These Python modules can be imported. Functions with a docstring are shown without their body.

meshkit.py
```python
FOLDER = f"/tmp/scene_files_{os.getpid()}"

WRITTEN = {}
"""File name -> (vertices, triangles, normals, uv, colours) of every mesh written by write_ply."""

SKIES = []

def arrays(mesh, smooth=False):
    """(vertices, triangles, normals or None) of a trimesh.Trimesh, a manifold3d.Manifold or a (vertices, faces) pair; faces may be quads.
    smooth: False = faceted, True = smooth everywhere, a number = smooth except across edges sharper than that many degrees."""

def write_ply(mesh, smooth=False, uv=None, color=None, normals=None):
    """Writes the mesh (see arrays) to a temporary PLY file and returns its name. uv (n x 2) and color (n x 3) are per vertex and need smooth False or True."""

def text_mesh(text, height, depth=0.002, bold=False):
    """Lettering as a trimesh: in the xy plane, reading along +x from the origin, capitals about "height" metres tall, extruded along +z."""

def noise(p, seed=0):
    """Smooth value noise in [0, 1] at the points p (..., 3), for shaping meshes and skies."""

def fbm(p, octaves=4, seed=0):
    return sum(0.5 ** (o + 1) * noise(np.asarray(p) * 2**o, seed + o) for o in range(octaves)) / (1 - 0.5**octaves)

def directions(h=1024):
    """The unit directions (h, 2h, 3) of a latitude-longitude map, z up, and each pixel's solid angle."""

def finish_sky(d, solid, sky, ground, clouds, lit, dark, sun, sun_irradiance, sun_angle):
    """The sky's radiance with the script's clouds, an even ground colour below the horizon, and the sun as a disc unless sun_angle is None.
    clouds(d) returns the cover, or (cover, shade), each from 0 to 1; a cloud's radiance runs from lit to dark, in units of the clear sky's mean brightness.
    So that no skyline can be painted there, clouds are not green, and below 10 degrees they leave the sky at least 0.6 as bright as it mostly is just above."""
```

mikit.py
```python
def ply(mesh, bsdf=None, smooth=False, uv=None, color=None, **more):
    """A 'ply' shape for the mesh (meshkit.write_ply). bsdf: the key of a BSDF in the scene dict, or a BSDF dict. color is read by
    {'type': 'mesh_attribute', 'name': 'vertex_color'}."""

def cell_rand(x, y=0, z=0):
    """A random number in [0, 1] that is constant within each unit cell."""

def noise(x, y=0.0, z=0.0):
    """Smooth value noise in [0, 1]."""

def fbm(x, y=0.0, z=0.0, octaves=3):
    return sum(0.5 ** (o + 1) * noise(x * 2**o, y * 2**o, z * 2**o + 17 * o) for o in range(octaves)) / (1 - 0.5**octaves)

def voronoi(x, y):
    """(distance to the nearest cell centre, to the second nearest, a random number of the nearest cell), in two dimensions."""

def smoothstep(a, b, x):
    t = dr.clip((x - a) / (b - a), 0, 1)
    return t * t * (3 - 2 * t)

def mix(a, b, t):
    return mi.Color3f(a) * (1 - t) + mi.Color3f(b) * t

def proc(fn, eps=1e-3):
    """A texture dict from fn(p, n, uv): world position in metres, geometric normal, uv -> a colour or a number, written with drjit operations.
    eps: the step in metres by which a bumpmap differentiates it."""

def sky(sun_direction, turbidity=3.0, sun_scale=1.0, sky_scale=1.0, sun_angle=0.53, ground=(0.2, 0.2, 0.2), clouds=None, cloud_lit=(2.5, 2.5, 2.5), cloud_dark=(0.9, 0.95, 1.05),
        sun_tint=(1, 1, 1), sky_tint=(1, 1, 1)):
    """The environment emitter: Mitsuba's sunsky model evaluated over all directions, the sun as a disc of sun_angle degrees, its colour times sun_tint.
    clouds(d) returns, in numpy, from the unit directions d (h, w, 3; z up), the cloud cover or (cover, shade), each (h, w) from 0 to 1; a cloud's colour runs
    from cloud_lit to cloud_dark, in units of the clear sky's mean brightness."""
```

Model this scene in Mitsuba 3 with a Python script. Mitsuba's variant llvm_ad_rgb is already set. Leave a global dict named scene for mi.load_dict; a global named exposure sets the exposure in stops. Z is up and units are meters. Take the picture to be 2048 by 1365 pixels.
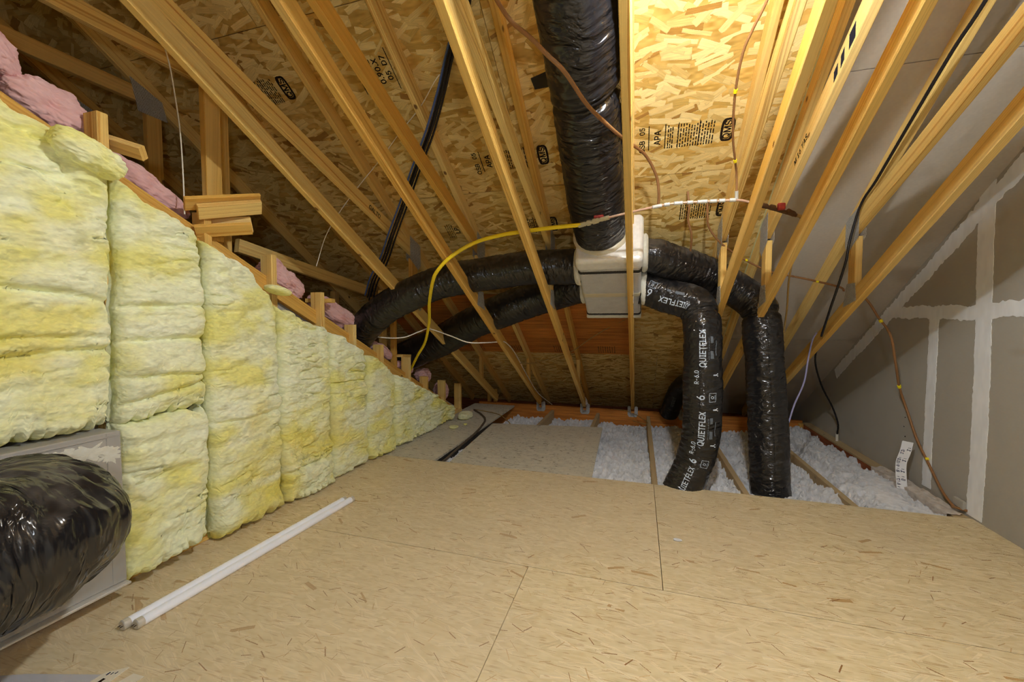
import math, random
import numpy as np, trimesh, drjit as dr, mitsuba as mi
import mikit, meshkit
from mikit import noise, fbm, cell_rand, smoothstep, mix, proc

mi.set_variant('llvm_ad_rgb') if mi.variant() is None else None
T = mi.ScalarTransform4f
scene, labels = {}, {}

# ---------------------------------------------------------------- camera, lights, exposure
YAW, PITCH, EYE = math.radians(16.965), math.radians(-2.78), np.array([0.0, 0.0, 1.162])
FWD = np.array([-math.sin(YAW) * math.cos(PITCH), math.cos(YAW) * math.cos(PITCH), math.sin(PITCH)])
scene['camera'] = {'type': 'perspective', 'fov': 2 * math.degrees(math.atan(1024 / 831.3)), 'fov_axis': 'x', 'near_clip': 0.05, 'far_clip': 100.0,
                   'to_world': T().look_at(origin=EYE.tolist(), target=(EYE + FWD).tolist(), up=[0, 0, 1])}
exposure = 2.9
BULBS = [((0.25, 1.05, 2.385), 0.045, (186, 192, 194)), ((0.25, -0.45, 1.32), 0.06, (30, 33, 37))]  # second is an unseen fill lamp added behind the camera

# ---------------------------------------------------------------- helpers
def L(r, g, b):
    return [((c / 255) / 12.92 if c / 255 < 0.04045 else ((c / 255 + 0.055) / 1.055) ** 2.4) for c in (r, g, b)]

def numbered(key):
    if key not in scene and key not in used: used.add(key); return key
    k = 1
    while f'{key}_{k:03d}' in used: k += 1
    used.add(f'{key}_{k:03d}'); return f'{key}_{k:03d}'
used = set()

def put(name, mesh, bsdf, parent=None, smooth=False, uv=None, label=None, cat=None, group=None, kind=None, **more):
    key = numbered((parent + '__' if parent else '') + name)
    scene[key] = mikit.ply(mesh, bsdf, smooth, uv=uv, **more)
    tag(key, label, cat, group, kind)
    return key

def tag(key, label=None, cat=None, group=None, kind=None):
    d = {k: v for k, v in (('label', label), ('category', cat), ('group', group), ('kind', kind)) if v}
    if d: labels.setdefault(key, {}).update(d)

def thing(name, label, cat, group=None):
    key = numbered(name); tag(key, label, cat, group); return key

def nrm(v): v = np.asarray(v, float); return v / np.linalg.norm(v)

RND = random.Random(7)
def wood_bar(A, B, across, w, d, ch=0.003, seed=None):
    """A sawn timber from A to B, w wide along 'across', d deep, eased edges. Returns (verts, faces), uv: u = length, v = girth."""
    A, B = np.asarray(A, float), np.asarray(B, float)
    a = nrm(B - A); s = nrm(np.asarray(across, float) - np.dot(across, a) * a); n = np.cross(a, s)
    hw, hd = w / 2, d / 2
    pr = [(-hw + ch, -hd), (hw - ch, -hd), (hw, -hd + ch), (hw, hd - ch), (hw - ch, hd), (-hw + ch, hd), (-hw, hd - ch), (-hw, -hd + ch)]
    ln = np.linalg.norm(B - A); off = (seed if seed is not None else RND.randint(0, 400)) * 50.0 + 10
    V, Fc, UV = [], [], []
    per = 0
    for i in range(8):
        p, q = pr[i], pr[(i + 1) % 8]; e = math.hypot(q[0] - p[0], q[1] - p[1])
        b = len(V)
        for t, P in ((0, A), (ln, B)):
            for (x, y), v in ((p, per), (q, per + e)):
                V.append(P + x * s + y * n); UV.append((off + t, v))
        Fc += [(b, b + 1, b + 3), (b, b + 3, b + 2)]
        per += e
    for P, t, flip in ((A, 0, True), (B, ln, False)):
        b = len(V)
        for x, y in pr: V.append(P + x * s + y * n); UV.append((off + t + 20 + x * 0.3, y * 3))
        for i in range(1, 7): Fc.append((b, b + i + 1, b + i) if flip else (b, b + i, b + i + 1))
    return (np.array(V), np.array(Fc)), np.array(UV)

def put_bar(name, A, B, across, w, d, bsdf='wood', parent=None, seed=None, **k):
    m, uv = wood_bar(A, B, across, w, d, seed=seed)
    return put(name, m, bsdf, parent, False, uv=uv, **k)

def box(x0, x1, y0, y1, z0, z1):
    m = trimesh.creation.box(extents=(x1 - x0, y1 - y0, z1 - z0)); m.apply_translation(((x0 + x1) / 2, (y0 + y1) / 2, (z0 + z1) / 2)); return m

def cbox(x0, x1, y0, y1, z0, z1, c=0.003):
    """A box with chamfered edges."""
    c = min(c, (x1 - x0) * .4, (y1 - y0) * .4, (z1 - z0) * .4)
    P = []
    for sx, sy, sz in np.ndindex(2, 2, 2):
        x, y, z = (x0, x1)[sx], (y0, y1)[sy], (z0, z1)[sz]
        dx, dy, dz = (c, -c)[sx], (c, -c)[sy], (c, -c)[sz]
        P += [(x + dx, y + dy, z), (x + dx, y, z + dz), (x, y + dy, z + dz)]
    return trimesh.convex.convex_hull(np.array(P))

def slab(Q, th, n=None):
    """A plate: polygon Q (corners in order) thickened by th along -normal (n)."""
    Q = np.asarray(Q, float)
    if n is None: n = nrm(np.cross(Q[1] - Q[0], Q[2] - Q[1]))
    return trimesh.convex.convex_hull(np.vstack([Q, Q - th * np.asarray(n)]))

def spline(P, ds):
    """Catmull-Rom through P, sampled evenly; P may carry extra columns."""
    P = np.asarray(P, float)
    if len(P) == 2: out = P[0] + np.linspace(0, 1, 40)[:, None] * (P[1] - P[0])
    else:
        E = np.vstack([2 * P[0] - P[1], P, 2 * P[-1] - P[-2]]); out = []
        for i in range(1, len(E) - 2):
            p0, p1, p2, p3 = E[i - 1:i + 3]
            t = np.linspace(0, 1, 24, endpoint=False)[:, None]
            out.append(0.5 * (2 * p1 + (p2 - p0) * t + (2 * p0 - 5 * p1 + 4 * p2 - p3) * t ** 2 + (3 * p1 - p0 - 3 * p2 + p3) * t ** 3))
        out = np.vstack(out + [P[-1:]])
    s = np.concatenate([[0], np.cumsum(np.linalg.norm(np.diff(out[:, :3], axis=0), axis=1))])
    n = max(2, int(s[-1] / ds) + 1); q = np.linspace(0, s[-1], n)
    return np.stack([np.interp(q, s, out[:, k]) for k in range(out.shape[1])], 1), q

def frames(C):
    t = np.gradient(C, axis=0); t /= np.linalg.norm(t, axis=1, keepdims=True)
    a = np.cross(t[0], [0, 0, 1.0]); a = np.cross(t[0], [1.0, 0, 0]) if np.linalg.norm(a) < .2 else a
    a = nrm(a); A = []
    for k in range(len(t)):
        a = nrm(a - np.dot(a, t[k]) * t[k]); A.append(a)
    A = np.array(A); return t, A, np.cross(t, A)

def wire(name, P, r, bsdf, ds=0.02, sides=8, parent=None, **k):
    C, _ = spline(P, ds); C = C[:, :3]; t, a, b = frames(C)
    ang = np.arange(sides) * 2 * math.pi / sides
    V = C[:, None] + r * (np.cos(ang)[None, :, None] * a[:, None] + np.sin(ang)[None, :, None] * b[:, None])
    return put(name, tube_mesh(V), bsdf, parent, 50, **k)

def tube_mesh(V, caps=True):
    n, m = V.shape[:2]
    i, j = np.meshgrid(np.arange(n - 1), np.arange(m), indexing='ij')
    q = np.stack([i * m + j, i * m + (j + 1) % m, (i + 1) * m + (j + 1) % m, (i + 1) * m + j], -1).reshape(-1, 4)
    F = np.vstack([q[:, [0, 1, 2]], q[:, [0, 2, 3]]]); W = V.reshape(-1, 3)
    if caps:
        W = np.vstack([W, V[0].mean(0), V[-1].mean(0)]); k = np.arange(m)
        F = np.vstack([F, np.stack([(k + 1) % m, k, np.full(m, n * m)], 1), np.stack([(n - 1) * m + k, (n - 1) * m + (k + 1) % m, np.full(m, n * m + 1)], 1)])
    return trimesh.Trimesh(W, F, process=False)

# ---------------------------------------------------------------- materials
def S(bsdf): return {'type': 'twosided', 'bsdf': bsdf}
def plain(key, c, rough=0.7, spec=0.3, metal=0.0, **k):
    scene[key] = S({'type': 'principled', 'base_color': {'type': 'rgb', 'value': list(c)}, 'roughness': rough, 'specular': spec, 'metallic': metal, **k})
def painted(key, fn, rough=0.8, spec=0.2, bump=None, scale=1.0, metal=0.0, eps=1e-3):
    b = {'type': 'principled', 'base_color': proc(fn), 'roughness': rough, 'specular': spec, 'metallic': metal}
    if bump is not None: b = {'type': 'bumpmap', 'arbitrary': proc(bump, eps), 'scale': scale, 'bsdf': b}
    scene[key] = S(b)

def wood_fn(p, n, uv):
    u, v = uv.x, uv.y
    k = dr.floor(u / 50.0); t = cell_rand(k, 3, 1); t2 = cell_rand(k, 5, 2)
    lu = u - k * 50
    warp = noise(lu * 1.3, v * 9, k * 7) * 0.05
    g = noise(lu * 0.5, (v + warp) * 150, k * 13)
    g2 = noise(lu * 2.0, (v + warp) * 520, k * 11)
    big = noise(lu * 1.1, v * 14, k * 3)
    c = mix(L(228, 196, 120), L(206, 156, 66), t)
    c = mix(c, L(186, 126, 46), 0.55 * smoothstep(.52, .9, g) * (0.4 + t2))
    c = mix(c, L(240, 218, 154), 0.35 * smoothstep(.55, .9, big))
    c = c * (0.86 + 0.2 * g2)
    # knots
    ku, kv = lu * 2.2 + t * 9, v * 16 + t2 * 3
    ci, cj = dr.floor(ku), dr.floor(kv)
    has = cell_rand(ci, cj, k) < 0.12
    dx, dy = (ku - ci - .5) / 2.2, (kv - cj - .5) / 16
    d = dr.sqrt(dx * dx * 0.45 + dy * dy)
    kn = dr.select(has, 1 - smoothstep(.006, .014, d), 0)
    c = mix(c, L(96, 54, 22), 0.85 * kn)
    return c
painted('wood', wood_fn, 0.75, 0.22)
def dusty_fn(p, n, uv): return mix(wood_fn(p, n, uv), L(150, 138, 120), 0.72)
painted('dusty_wood', dusty_fn, 0.85, 0.1)

def flakes(u, v, base, cols, dark, layers, size, aspect, amount, ang=2.2, shade=0.30):
    c = base
    for k in range(layers):
        g = size * (1.25 - 0.55 * k / layers)
        a0 = 0.35 * math.sin(k * 2.3)
        ca, sa = math.cos(a0), math.sin(a0)
        x, y = (u * ca + v * sa) / g + 13.7 * k, (-u * sa + v * ca) / (g * 0.62) + 7.3 * k
        i, j = dr.floor(x), dr.floor(y)
        r = [cell_rand(i, j, 10 * k + m) for m in range(5)]
        fx, fy = (x - i - 0.5 - (r[0] - .5) * .25) * g, (y - j - 0.5 - (r[1] - .5) * .25) * g * 0.62
        th = (r[2] - .5) * ang
        th = th * dr.abs(th) * 0.8
        cs, sn = dr.cos(th), dr.sin(th)
        X, Y = fx * cs + fy * sn, -fx * sn + fy * cs
        ha, hb = g * (0.28 + 0.25 * r[3]), g * aspect * (0.5 + 0.9 * r[4])
        wob = (noise(X * 30, k, r[0] * 50) - .5) * hb * 0.3 + X * (r[1] - .5) * .12
        dxe, dye = ha - dr.abs(X), hb - dr.abs(Y + wob)
        e = dr.minimum(dxe, dye)
        ins = (e > 0) & (cell_rand(i, j, 10 * k + 7) < amount)
        tone = cell_rand(i, j, 10 * k + 8)
        grain = 0.88 + 0.24 * noise(X * 30, Y * 420, k * 5)
        f = mix(cols[0], cols[1], tone) * grain
        edge = dr.select(Y + wob > 0, smoothstep(0, hb * 0.35, e), 1.0)  # one long edge darkened: glue line plus the flake's shadow, painted in
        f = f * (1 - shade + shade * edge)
        f = dr.select(cell_rand(i, j, 10 * k + 9) < dark[1], mi.Color3f(dark[0]) * grain, f)
        c = dr.select(ins, f, c)
    return c

def osb_roof(p, n, uv):
    u, v = uv.x, uv.y
    b = mix(L(170, 132, 58), L(206, 170, 92), noise(u * 30, v * 90, 1)) * (0.8 + 0.4 * noise(u * 6, v * 6, 4))
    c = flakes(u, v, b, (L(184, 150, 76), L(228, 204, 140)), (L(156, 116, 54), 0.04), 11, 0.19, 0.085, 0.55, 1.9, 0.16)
    return c * (0.88 + 0.24 * fbm(u * 1.5, v * 1.5, 9))
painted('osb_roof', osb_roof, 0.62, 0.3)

def osb_floor(p, n, uv):
    u, v = uv.x, uv.y
    k = cell_rand(dr.floor(u / 40.0), 1, 2)
    b = mix(L(200, 182, 140), L(214, 198, 160), noise(u * 40, v * 110, 1))
    c = flakes(u, v, b, (L(200, 182, 140), L(218, 202, 166)), (L(176, 144, 96), 0.012), 6, 0.11, 0.07, 0.45, 1.7, 0.07)
    c = flakes(u + 3, v, c, (L(178, 148, 102), L(200, 174, 128)), (L(140, 102, 60), 0.22), 3, 0.055, 0.028, 0.10, 2.6, 0.03)
    s = noise(u * 22, v * 260, 2)
    c = mix(c, L(160, 124, 74), 0.5 * smoothstep(.74, .95, s))
    d = smoothstep(.42, .72, fbm(p.x * 1.1, p.y * 1.1, 3))
    return mix(c, L(190, 176, 152), 0.34 * d) * (0.94 + 0.1 * k)
painted('osb_floor', osb_floor, 0.6, 0.28)

def osb_grey(p, n, uv):
    u, v = uv.x, uv.y
    b = mix(L(182, 177, 160), L(194, 188, 170), noise(u * 20, v * 40, 1))
    c = mix(b, L(146, 138, 122), 0.5 * smoothstep(.70, .92, noise(u * 50, v * 90, 3)))
    c = mix(c, L(104, 96, 82), 0.6 * smoothstep(.8, .97, noise(u * 26, v * 60, 8)))
    return mix(c, L(186, 178, 158), 0.5 * smoothstep(.5, .8, fbm(u * 3, v * 3, 5)))
painted('osb_dusty', osb_grey, 0.85, 0.1)

def plywood(p, n, uv):
    u, v = uv.x, uv.y
    g = noise(u * 3, v * 60, 2); g2 = noise(u * 12, v * 240, 5)
    c = mix(L(172, 104, 42), L(208, 136, 60), g) * (0.84 + 0.3 * g2)
    return c * (0.85 + 0.3 * fbm(u * 3, v * 8, 1))
painted('plywood', plywood, 0.6, 0.3)

def redboard(p, n, uv):
    c = mix(L(120, 62, 34), L(158, 92, 50), noise(p.x * 5 + p.y * 5, p.z * 70, 2))
    return c * (0.85 + 0.3 * fbm(p.y * 9, p.z * 20, p.x))
painted('red_board', redboard, 0.65, 0.25)

def drywall(p, n, uv):
    c = mix(L(163, 159, 149), L(175, 171, 161), fbm(p.x * 2, p.y * 2, p.z * 2))
    c = c * (0.975 + 0.05 * noise(p.x * 130, p.y * 130, p.z * 130))
    return mix(c, L(140, 128, 108), 0.35 * smoothstep(.66, .85, fbm(p.x * 5 + 3, p.y * 5, p.z * 5)))
painted('drywall', drywall, 0.9, 0.1)
def gypsum(p, n, uv):
    c = mix(L(170, 160, 146), L(188, 180, 168), fbm(p.x * 2.4, p.y * 2.4, p.z * 2.4))
    c = c * (0.96 + 0.08 * noise(p.x * 110, p.y * 110, p.z * 110))
    return mix(c, L(130, 116, 96), 0.4 * smoothstep(.64, .85, fbm(p.x * 4 + 9, p.y * 4, p.z * 4)))
painted('gypsum', gypsum, 0.9, 0.1)
def mud(p, n, uv):
    return mix(L(222, 225, 228), L(240, 243, 246), fbm(p.y * 40, p.z * 14, p.x)) 
painted('joint_compound', mud, 0.8, 0.15)
plain('gypsum_edge', L(196, 196, 150), 0.9, 0.1)

def yellow(p, n, uv):
    a = fbm(p.y * 5, p.z * 7, 2.0, 4); b = fbm(p.y * 2.2 + 5, p.z * 3 + 4, 1.0, 3)
    c = mix(L(230, 233, 196), L(226, 222, 138), smoothstep(.35, .75, a))
    c = mix(c, L(222, 206, 84), 0.5 * smoothstep(.56, .8, b))
    c = mix(c, L(232, 236, 214), 0.5 * smoothstep(.56, .8, fbm(p.y * 3 + 9, p.z * 9, 7, 3)))
    c = mix(c, L(168, 168, 120), 0.45 * smoothstep(.58, .8, fbm(p.y * 16, p.z * 40, p.x * 16, 4)))  # grey-green mottles paint the shade of the tufts into the colour
    return c * (0.84 + 0.32 * fbm(p.y * 70, p.z * 150, p.x * 60, 3))  # fine speckle: fibre dirt, deepened to add relief shade
def yellow_b(p, n, uv): return fbm(p.y * 70, p.z * 130, p.x * 70, 3)
painted('yellow_wool', yellow, 0.95, 0.05, yellow_b, 0.006, eps=2e-3)
def pink(p, n, uv):
    c = mix(L(206, 156, 152), L(228, 190, 186), fbm(p.y * 9 + p.x * 6, p.z * 22, 2.0, 3))
    return mix(c, L(190, 128, 122), 0.5 * smoothstep(.55, .8, fbm(p.y * 20, p.z * 30, p.x * 20)))
painted('pink_wool', pink, 0.95, 0.05, yellow_b, 0.006, eps=2e-3)
def white_fluff(p, n, uv):
    return mix(L(206, 208, 212), L(240, 242, 246), fbm(p.x * 40, p.y * 40, p.z * 40)) * (0.86 + 0.2 * noise(p.x * 5, p.y * 5, 3)) * (0.8 + 0.3 * fbm(p.x * 28, p.y * 28, p.z * 28, 3))  # last factor greys it in clumps, crevice shade painted into the colour
def fluff_b(p, n, uv): return fbm(p.x * 110, p.y * 110, p.z * 60, 3)
painted('white_wool', white_fluff, 0.95, 0.05, fluff_b, 0.016, eps=3e-3)

def jacket(p, n, uv):
    d = smoothstep(.2, .95, n.z) * smoothstep(.3, .7, fbm(p.x * 14, p.y * 14, p.z * 14))      # dust that has settled on upward faces
    return mix(L(26, 26, 29), L(112, 108, 104), 0.40 * d)
def jacket_b(p, n, uv):
    w = fbm(uv.x * 9 + 3, uv.y * 1.5, 4.0, 2)
    return fbm(uv.x * 62 + 4 * w, uv.y * 2.4 + 5 * w, 1.0, 3)
scene['black_plastic'] = S({'type': 'bumpmap', 'arbitrary': proc(jacket_b, 1e-3), 'scale': 0.010,
                            'bsdf': {'type': 'principled', 'base_color': proc(jacket), 'roughness': 0.19, 'specular': 0.65}})
plain('print_white', L(188, 200, 216), 0.6)
plain('print_dim', L(96, 104, 114), 0.6)
plain('ink', L(36, 26, 16), 0.9, 0.1)
plain('ink_blue', L(30, 38, 72), 0.9, 0.1)
plain('paint_navy', L(24, 27, 42), 0.8, 0.2)
def foil(p, n, uv): return mix(L(222, 222, 218), L(242, 242, 240), fbm(p.x * 60, p.y * 60, p.z * 60))
painted('foil', foil, 0.36, 0.6, fluff_b, 0.004, metal=0.2, eps=2e-3)
def duct_board(p, n, uv): return mix(L(182, 183, 186), L(200, 201, 204), fbm(p.x * 30, p.y * 30, p.z * 30)) * (0.95 + 0.1 * noise(p.x * 200, p.y * 200, p.z * 200))
painted('duct_board', duct_board, 0.6, 0.3, metal=0.1)
plain('black_tape', L(28, 27, 26), 0.35, 0.5)
plain('clear_tape', L(196, 188, 164), 0.35, 0.5)
def mastic(p, n, uv): return mix(L(196, 194, 178), L(216, 216, 206), fbm(p.x * 60, p.y * 60, p.z * 60))
painted('mastic', mastic, 0.7, 0.3)
def galv(p, n, uv): return mix(L(170, 172, 174), L(206, 208, 210), noise(p.x * 70, p.y * 70, p.z * 70)) 
painted('galvanized', galv, 0.42, 0.5, metal=0.25)
def gusset(p, n, uv):
    s = dr.abs((p.y * 95 + p.z * 38) - dr.floor(p.y * 95 + p.z * 38) - .5)
    return mix(L(112, 106, 96), L(192, 192, 188), smoothstep(.10, .25, s))
painted('gusset_steel', gusset, 0.5, 0.4, metal=0.15)
def sheet(p, n, uv): return mix(L(158, 155, 150), L(176, 174, 170), fbm(p.y * 6, p.z * 6, p.x * 6)) 
painted('sheet_metal', sheet, 0.36, 0.5, metal=0.2)
plain('dark_metal', L(60, 50, 42), 0.5, 0.4, 0.5)
plain('yellow_hose', L(242, 214, 40), 0.42, 0.4)
plain('white_cable', L(226, 220, 206), 0.5)
plain('black_cable', L(22, 22, 26), 0.4, 0.5)
plain('cable_highlight', L(70, 96, 156), 0.4, 0.5)  # stands in for a blue highlight on the black cables
plain('lilac_cable', L(150, 148, 186), 0.5)
plain('brown_cable', L(142, 102, 64), 0.5, 0.4)
plain('tan_cable', L(156, 128, 76), 0.6)
plain('grey_cable', L(92, 82, 70), 0.6)
plain('yellow_mark', L(240, 226, 30), 0.5)
plain('copper', L(200, 166, 142), 0.35, 0.5, 0.3)
plain('solder', L(206, 206, 200), 0.4, 0.5, 0.4)
plain('brass', L(206, 200, 170), 0.3, 0.5, 0.35)
plain('old_brass', L(92, 66, 44), 0.45, 0.5, 0.6)
plain('red_handle', L(140, 46, 38), 0.5)
plain('tube_glass', L(238, 242, 252), 0.22, 0.5)
plain('aluminium', L(206, 202, 192), 0.35, 0.5, 0.35)
plain('paper_white', L(232, 234, 238), 0.6)
plain('paper_buff', L(214, 206, 186), 0.6)
plain('paper_grey', L(180, 180, 184), 0.6)
def clear_film(p, n, uv): return mix(L(160, 146, 132), L(214, 208, 200), fbm(p.y * 30, p.z * 50, p.x * 40))
painted('cloudy_film', clear_film, 0.3, 0.5)
plain('ceramic', L(220, 218, 210), 0.4)

# ---------------------------------------------------------------- the shell
XL, XR, YB, RIM = -8.0, 1.89, -5.7, 5.45
RS, RK = 0.66, 1.98 + 0.66 * 3           # roof underside: z = RK - RS*y
def roof(y): return RK - RS * abs(y)
CK = 0.06 + 0.5408 * RIM                  # lower truss chord centre line: z = CK - .5408*y
def chord(y): return CK - 0.5408 * y
RN = nrm([0, RS, 1])                      # up out of the roof
TRUSS = dict(a=-1.853, b=-1.253, c=-0.662, d=-0.060, e=0.543, f=0.811, g=1.306)

def flat_uv(Q, uo=0.0, vo=0.0, U=(1, 0, 0), Vv=(0, 1, 0)):
    return np.stack([Q @ np.asarray(U, float) + uo, Q @ np.asarray(Vv, float) + vo], 1)

def panel(name, Q, th, n, bsdf, parent, U, Vv, seed=0, **k):
    """A sheet good: polygon Q, thickness th away from the room (n points into the room), tiny gap left around it by the caller."""
    m = slab(Q, th, n); m = trimesh.Trimesh(m.triangles.reshape(-1, 3), np.arange(len(m.faces) * 3).reshape(-1, 3), process=False)
    V = np.asarray(m.vertices)
    return put(name, m, bsdf, parent, False, uv=flat_uv(V, 40.0 * seed + 3.0, 17.0 * seed, U, Vv), **k)

# floor: gypsum ceiling of the rooms below, then subfloor sheets
put('floor', box(XL, XR + .1, YB, 6.3, -0.30, -0.27), 'drywall', kind='structure')
GAP = 0.0015
def floor_panel(x0, x1, y0, y1, seed, bsdf='osb_floor', z=0.0, th=0.018, **k):
    Q = [(x0 + GAP, y0 + GAP, z), (x1 - GAP, y0 + GAP, z), (x1 - GAP, y1 - GAP, z), (x0 + GAP, y1 - GAP, z)]
    return panel('subfloor_panel', Q, th, (0, 0, 1), bsdf, 'floor', (1, 0, 0), (0, 1, 0), seed, **k)
floor_panel(-2.2, 0.116, 1.852, 3.072, 1); floor_panel(0.116, XR, 1.852, 3.072, 2)
floor_panel(-2.2, -0.484, 0.632, 1.852, 3); floor_panel(-0.484, XR, 0.632, 1.852, 4)
floor_panel(-2.2, 0.3, -0.59, 0.632, 5); floor_panel(0.3, XR, -0.59, 0.632, 6)
floor_panel(-2.2, XR, -2.4, -0.59, 7)
floor_panel(-2.2, -1.615, 3.072, 5.42, 8, 'osb_dusty', label='dusty grey strip of subfloor along the insulated wall')

# roof deck (the ceiling of the attic): rows of sheets, each row 1.22 m up the slope
ALONG = nrm([0, 1, -RS])
key_c = put('ceiling', slab([(XL, 0, roof(0) + .06), (XR + .1, 0, roof(0) + .06), (XR + .1, 6.2, roof(6.2) + .06), (XL, 6.2, roof(6.2) + .06)], 0.02, -RN), 'osb_roof', kind='structure',
            uv=None) if False else None
scene['ceiling'] = mikit.ply(slab([(XL, 0, roof(0) + .05), (XR + .1, 0, roof(0) + .05), (XR + .1, 6.3, roof(6.3) + .05), (XL, 6.3, roof(6.3) + .05)], 0.02, -RN), 'gypsum')
used.add('ceiling'); tag('ceiling', kind='structure')
rows = [0.0, 0.815, 1.83, 2.842, 3.845, 4.812, 6.1]
cols = [[-5.7, -3.3, -0.9], [-6.9, -4.4, -2.0, 0.3], [-5.6, -3.2, -0.75], [-7.1, -4.7, -2.3], [-5.1, -2.7, -0.06], [-6.8, -4.3, -1.9, 0.2]]
panels_at = {}
sd = 10
for r in range(6):
    xs = [XL] + cols[r] + [0.792 if r < 5 else 0.792]
    for c in range(len(xs) - 1):
        y0, y1 = rows[r] + GAP, rows[r + 1] - GAP; x0, x1 = xs[c] + GAP, xs[c + 1] - GAP
        Q = [(x0, y0, roof(y0)), (x0, y1, roof(y1)), (x1, y1, roof(y1)), (x1, y0, roof(y0))]
        ply_ = (r == 4 and c == 2)
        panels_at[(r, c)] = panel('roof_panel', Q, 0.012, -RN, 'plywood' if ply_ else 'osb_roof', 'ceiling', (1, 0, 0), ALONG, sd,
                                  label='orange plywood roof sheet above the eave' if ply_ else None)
        sd += 1
gy = [0.0, 0.4, 2.43, 4.50, 6.1]
for r in range(4):
    y0, y1 = gy[r] + GAP, gy[r + 1] - GAP
    Q = [(0.792, y0, roof(y0) - .004), (0.792, y1, roof(y1) - .004), (XR, y1, roof(y1) - .004), (XR, y0, roof(y0) - .004)]
    panel('gypsum_panel', Q, 0.016, -RN, 'gypsum', 'ceiling', (1, 0, 0), ALONG, sd, label='grey gypsum sheet fixed under the roof beside the right wall' if r == 1 else None); sd += 1
Q = [(0.786, 0.1, roof(.1) - .006), (0.786, 6.0, roof(6.0) - .006), (0.792, 6.0, roof(6.0) - .006), (0.792, .1, roof(.1) - .006)]
put('gypsum_edge', slab(Q, 0.012, -RN), 'gypsum_edge', 'ceiling', label='pale cut edge of the gypsum sheets')
# back slope, behind the camera
Q = [(XL, 0, roof(0)), (XR + .1, 0, roof(0)), (XR + .1, YB, roof(YB)), (XL, YB, roof(YB))]
m = slab(Q, 0.02, -nrm([0, -RS, 1])); put('back_slope', m, 'osb_roof', 'ceiling', uv=flat_uv(np.asarray(m.vertices), 900, 300))

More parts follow.
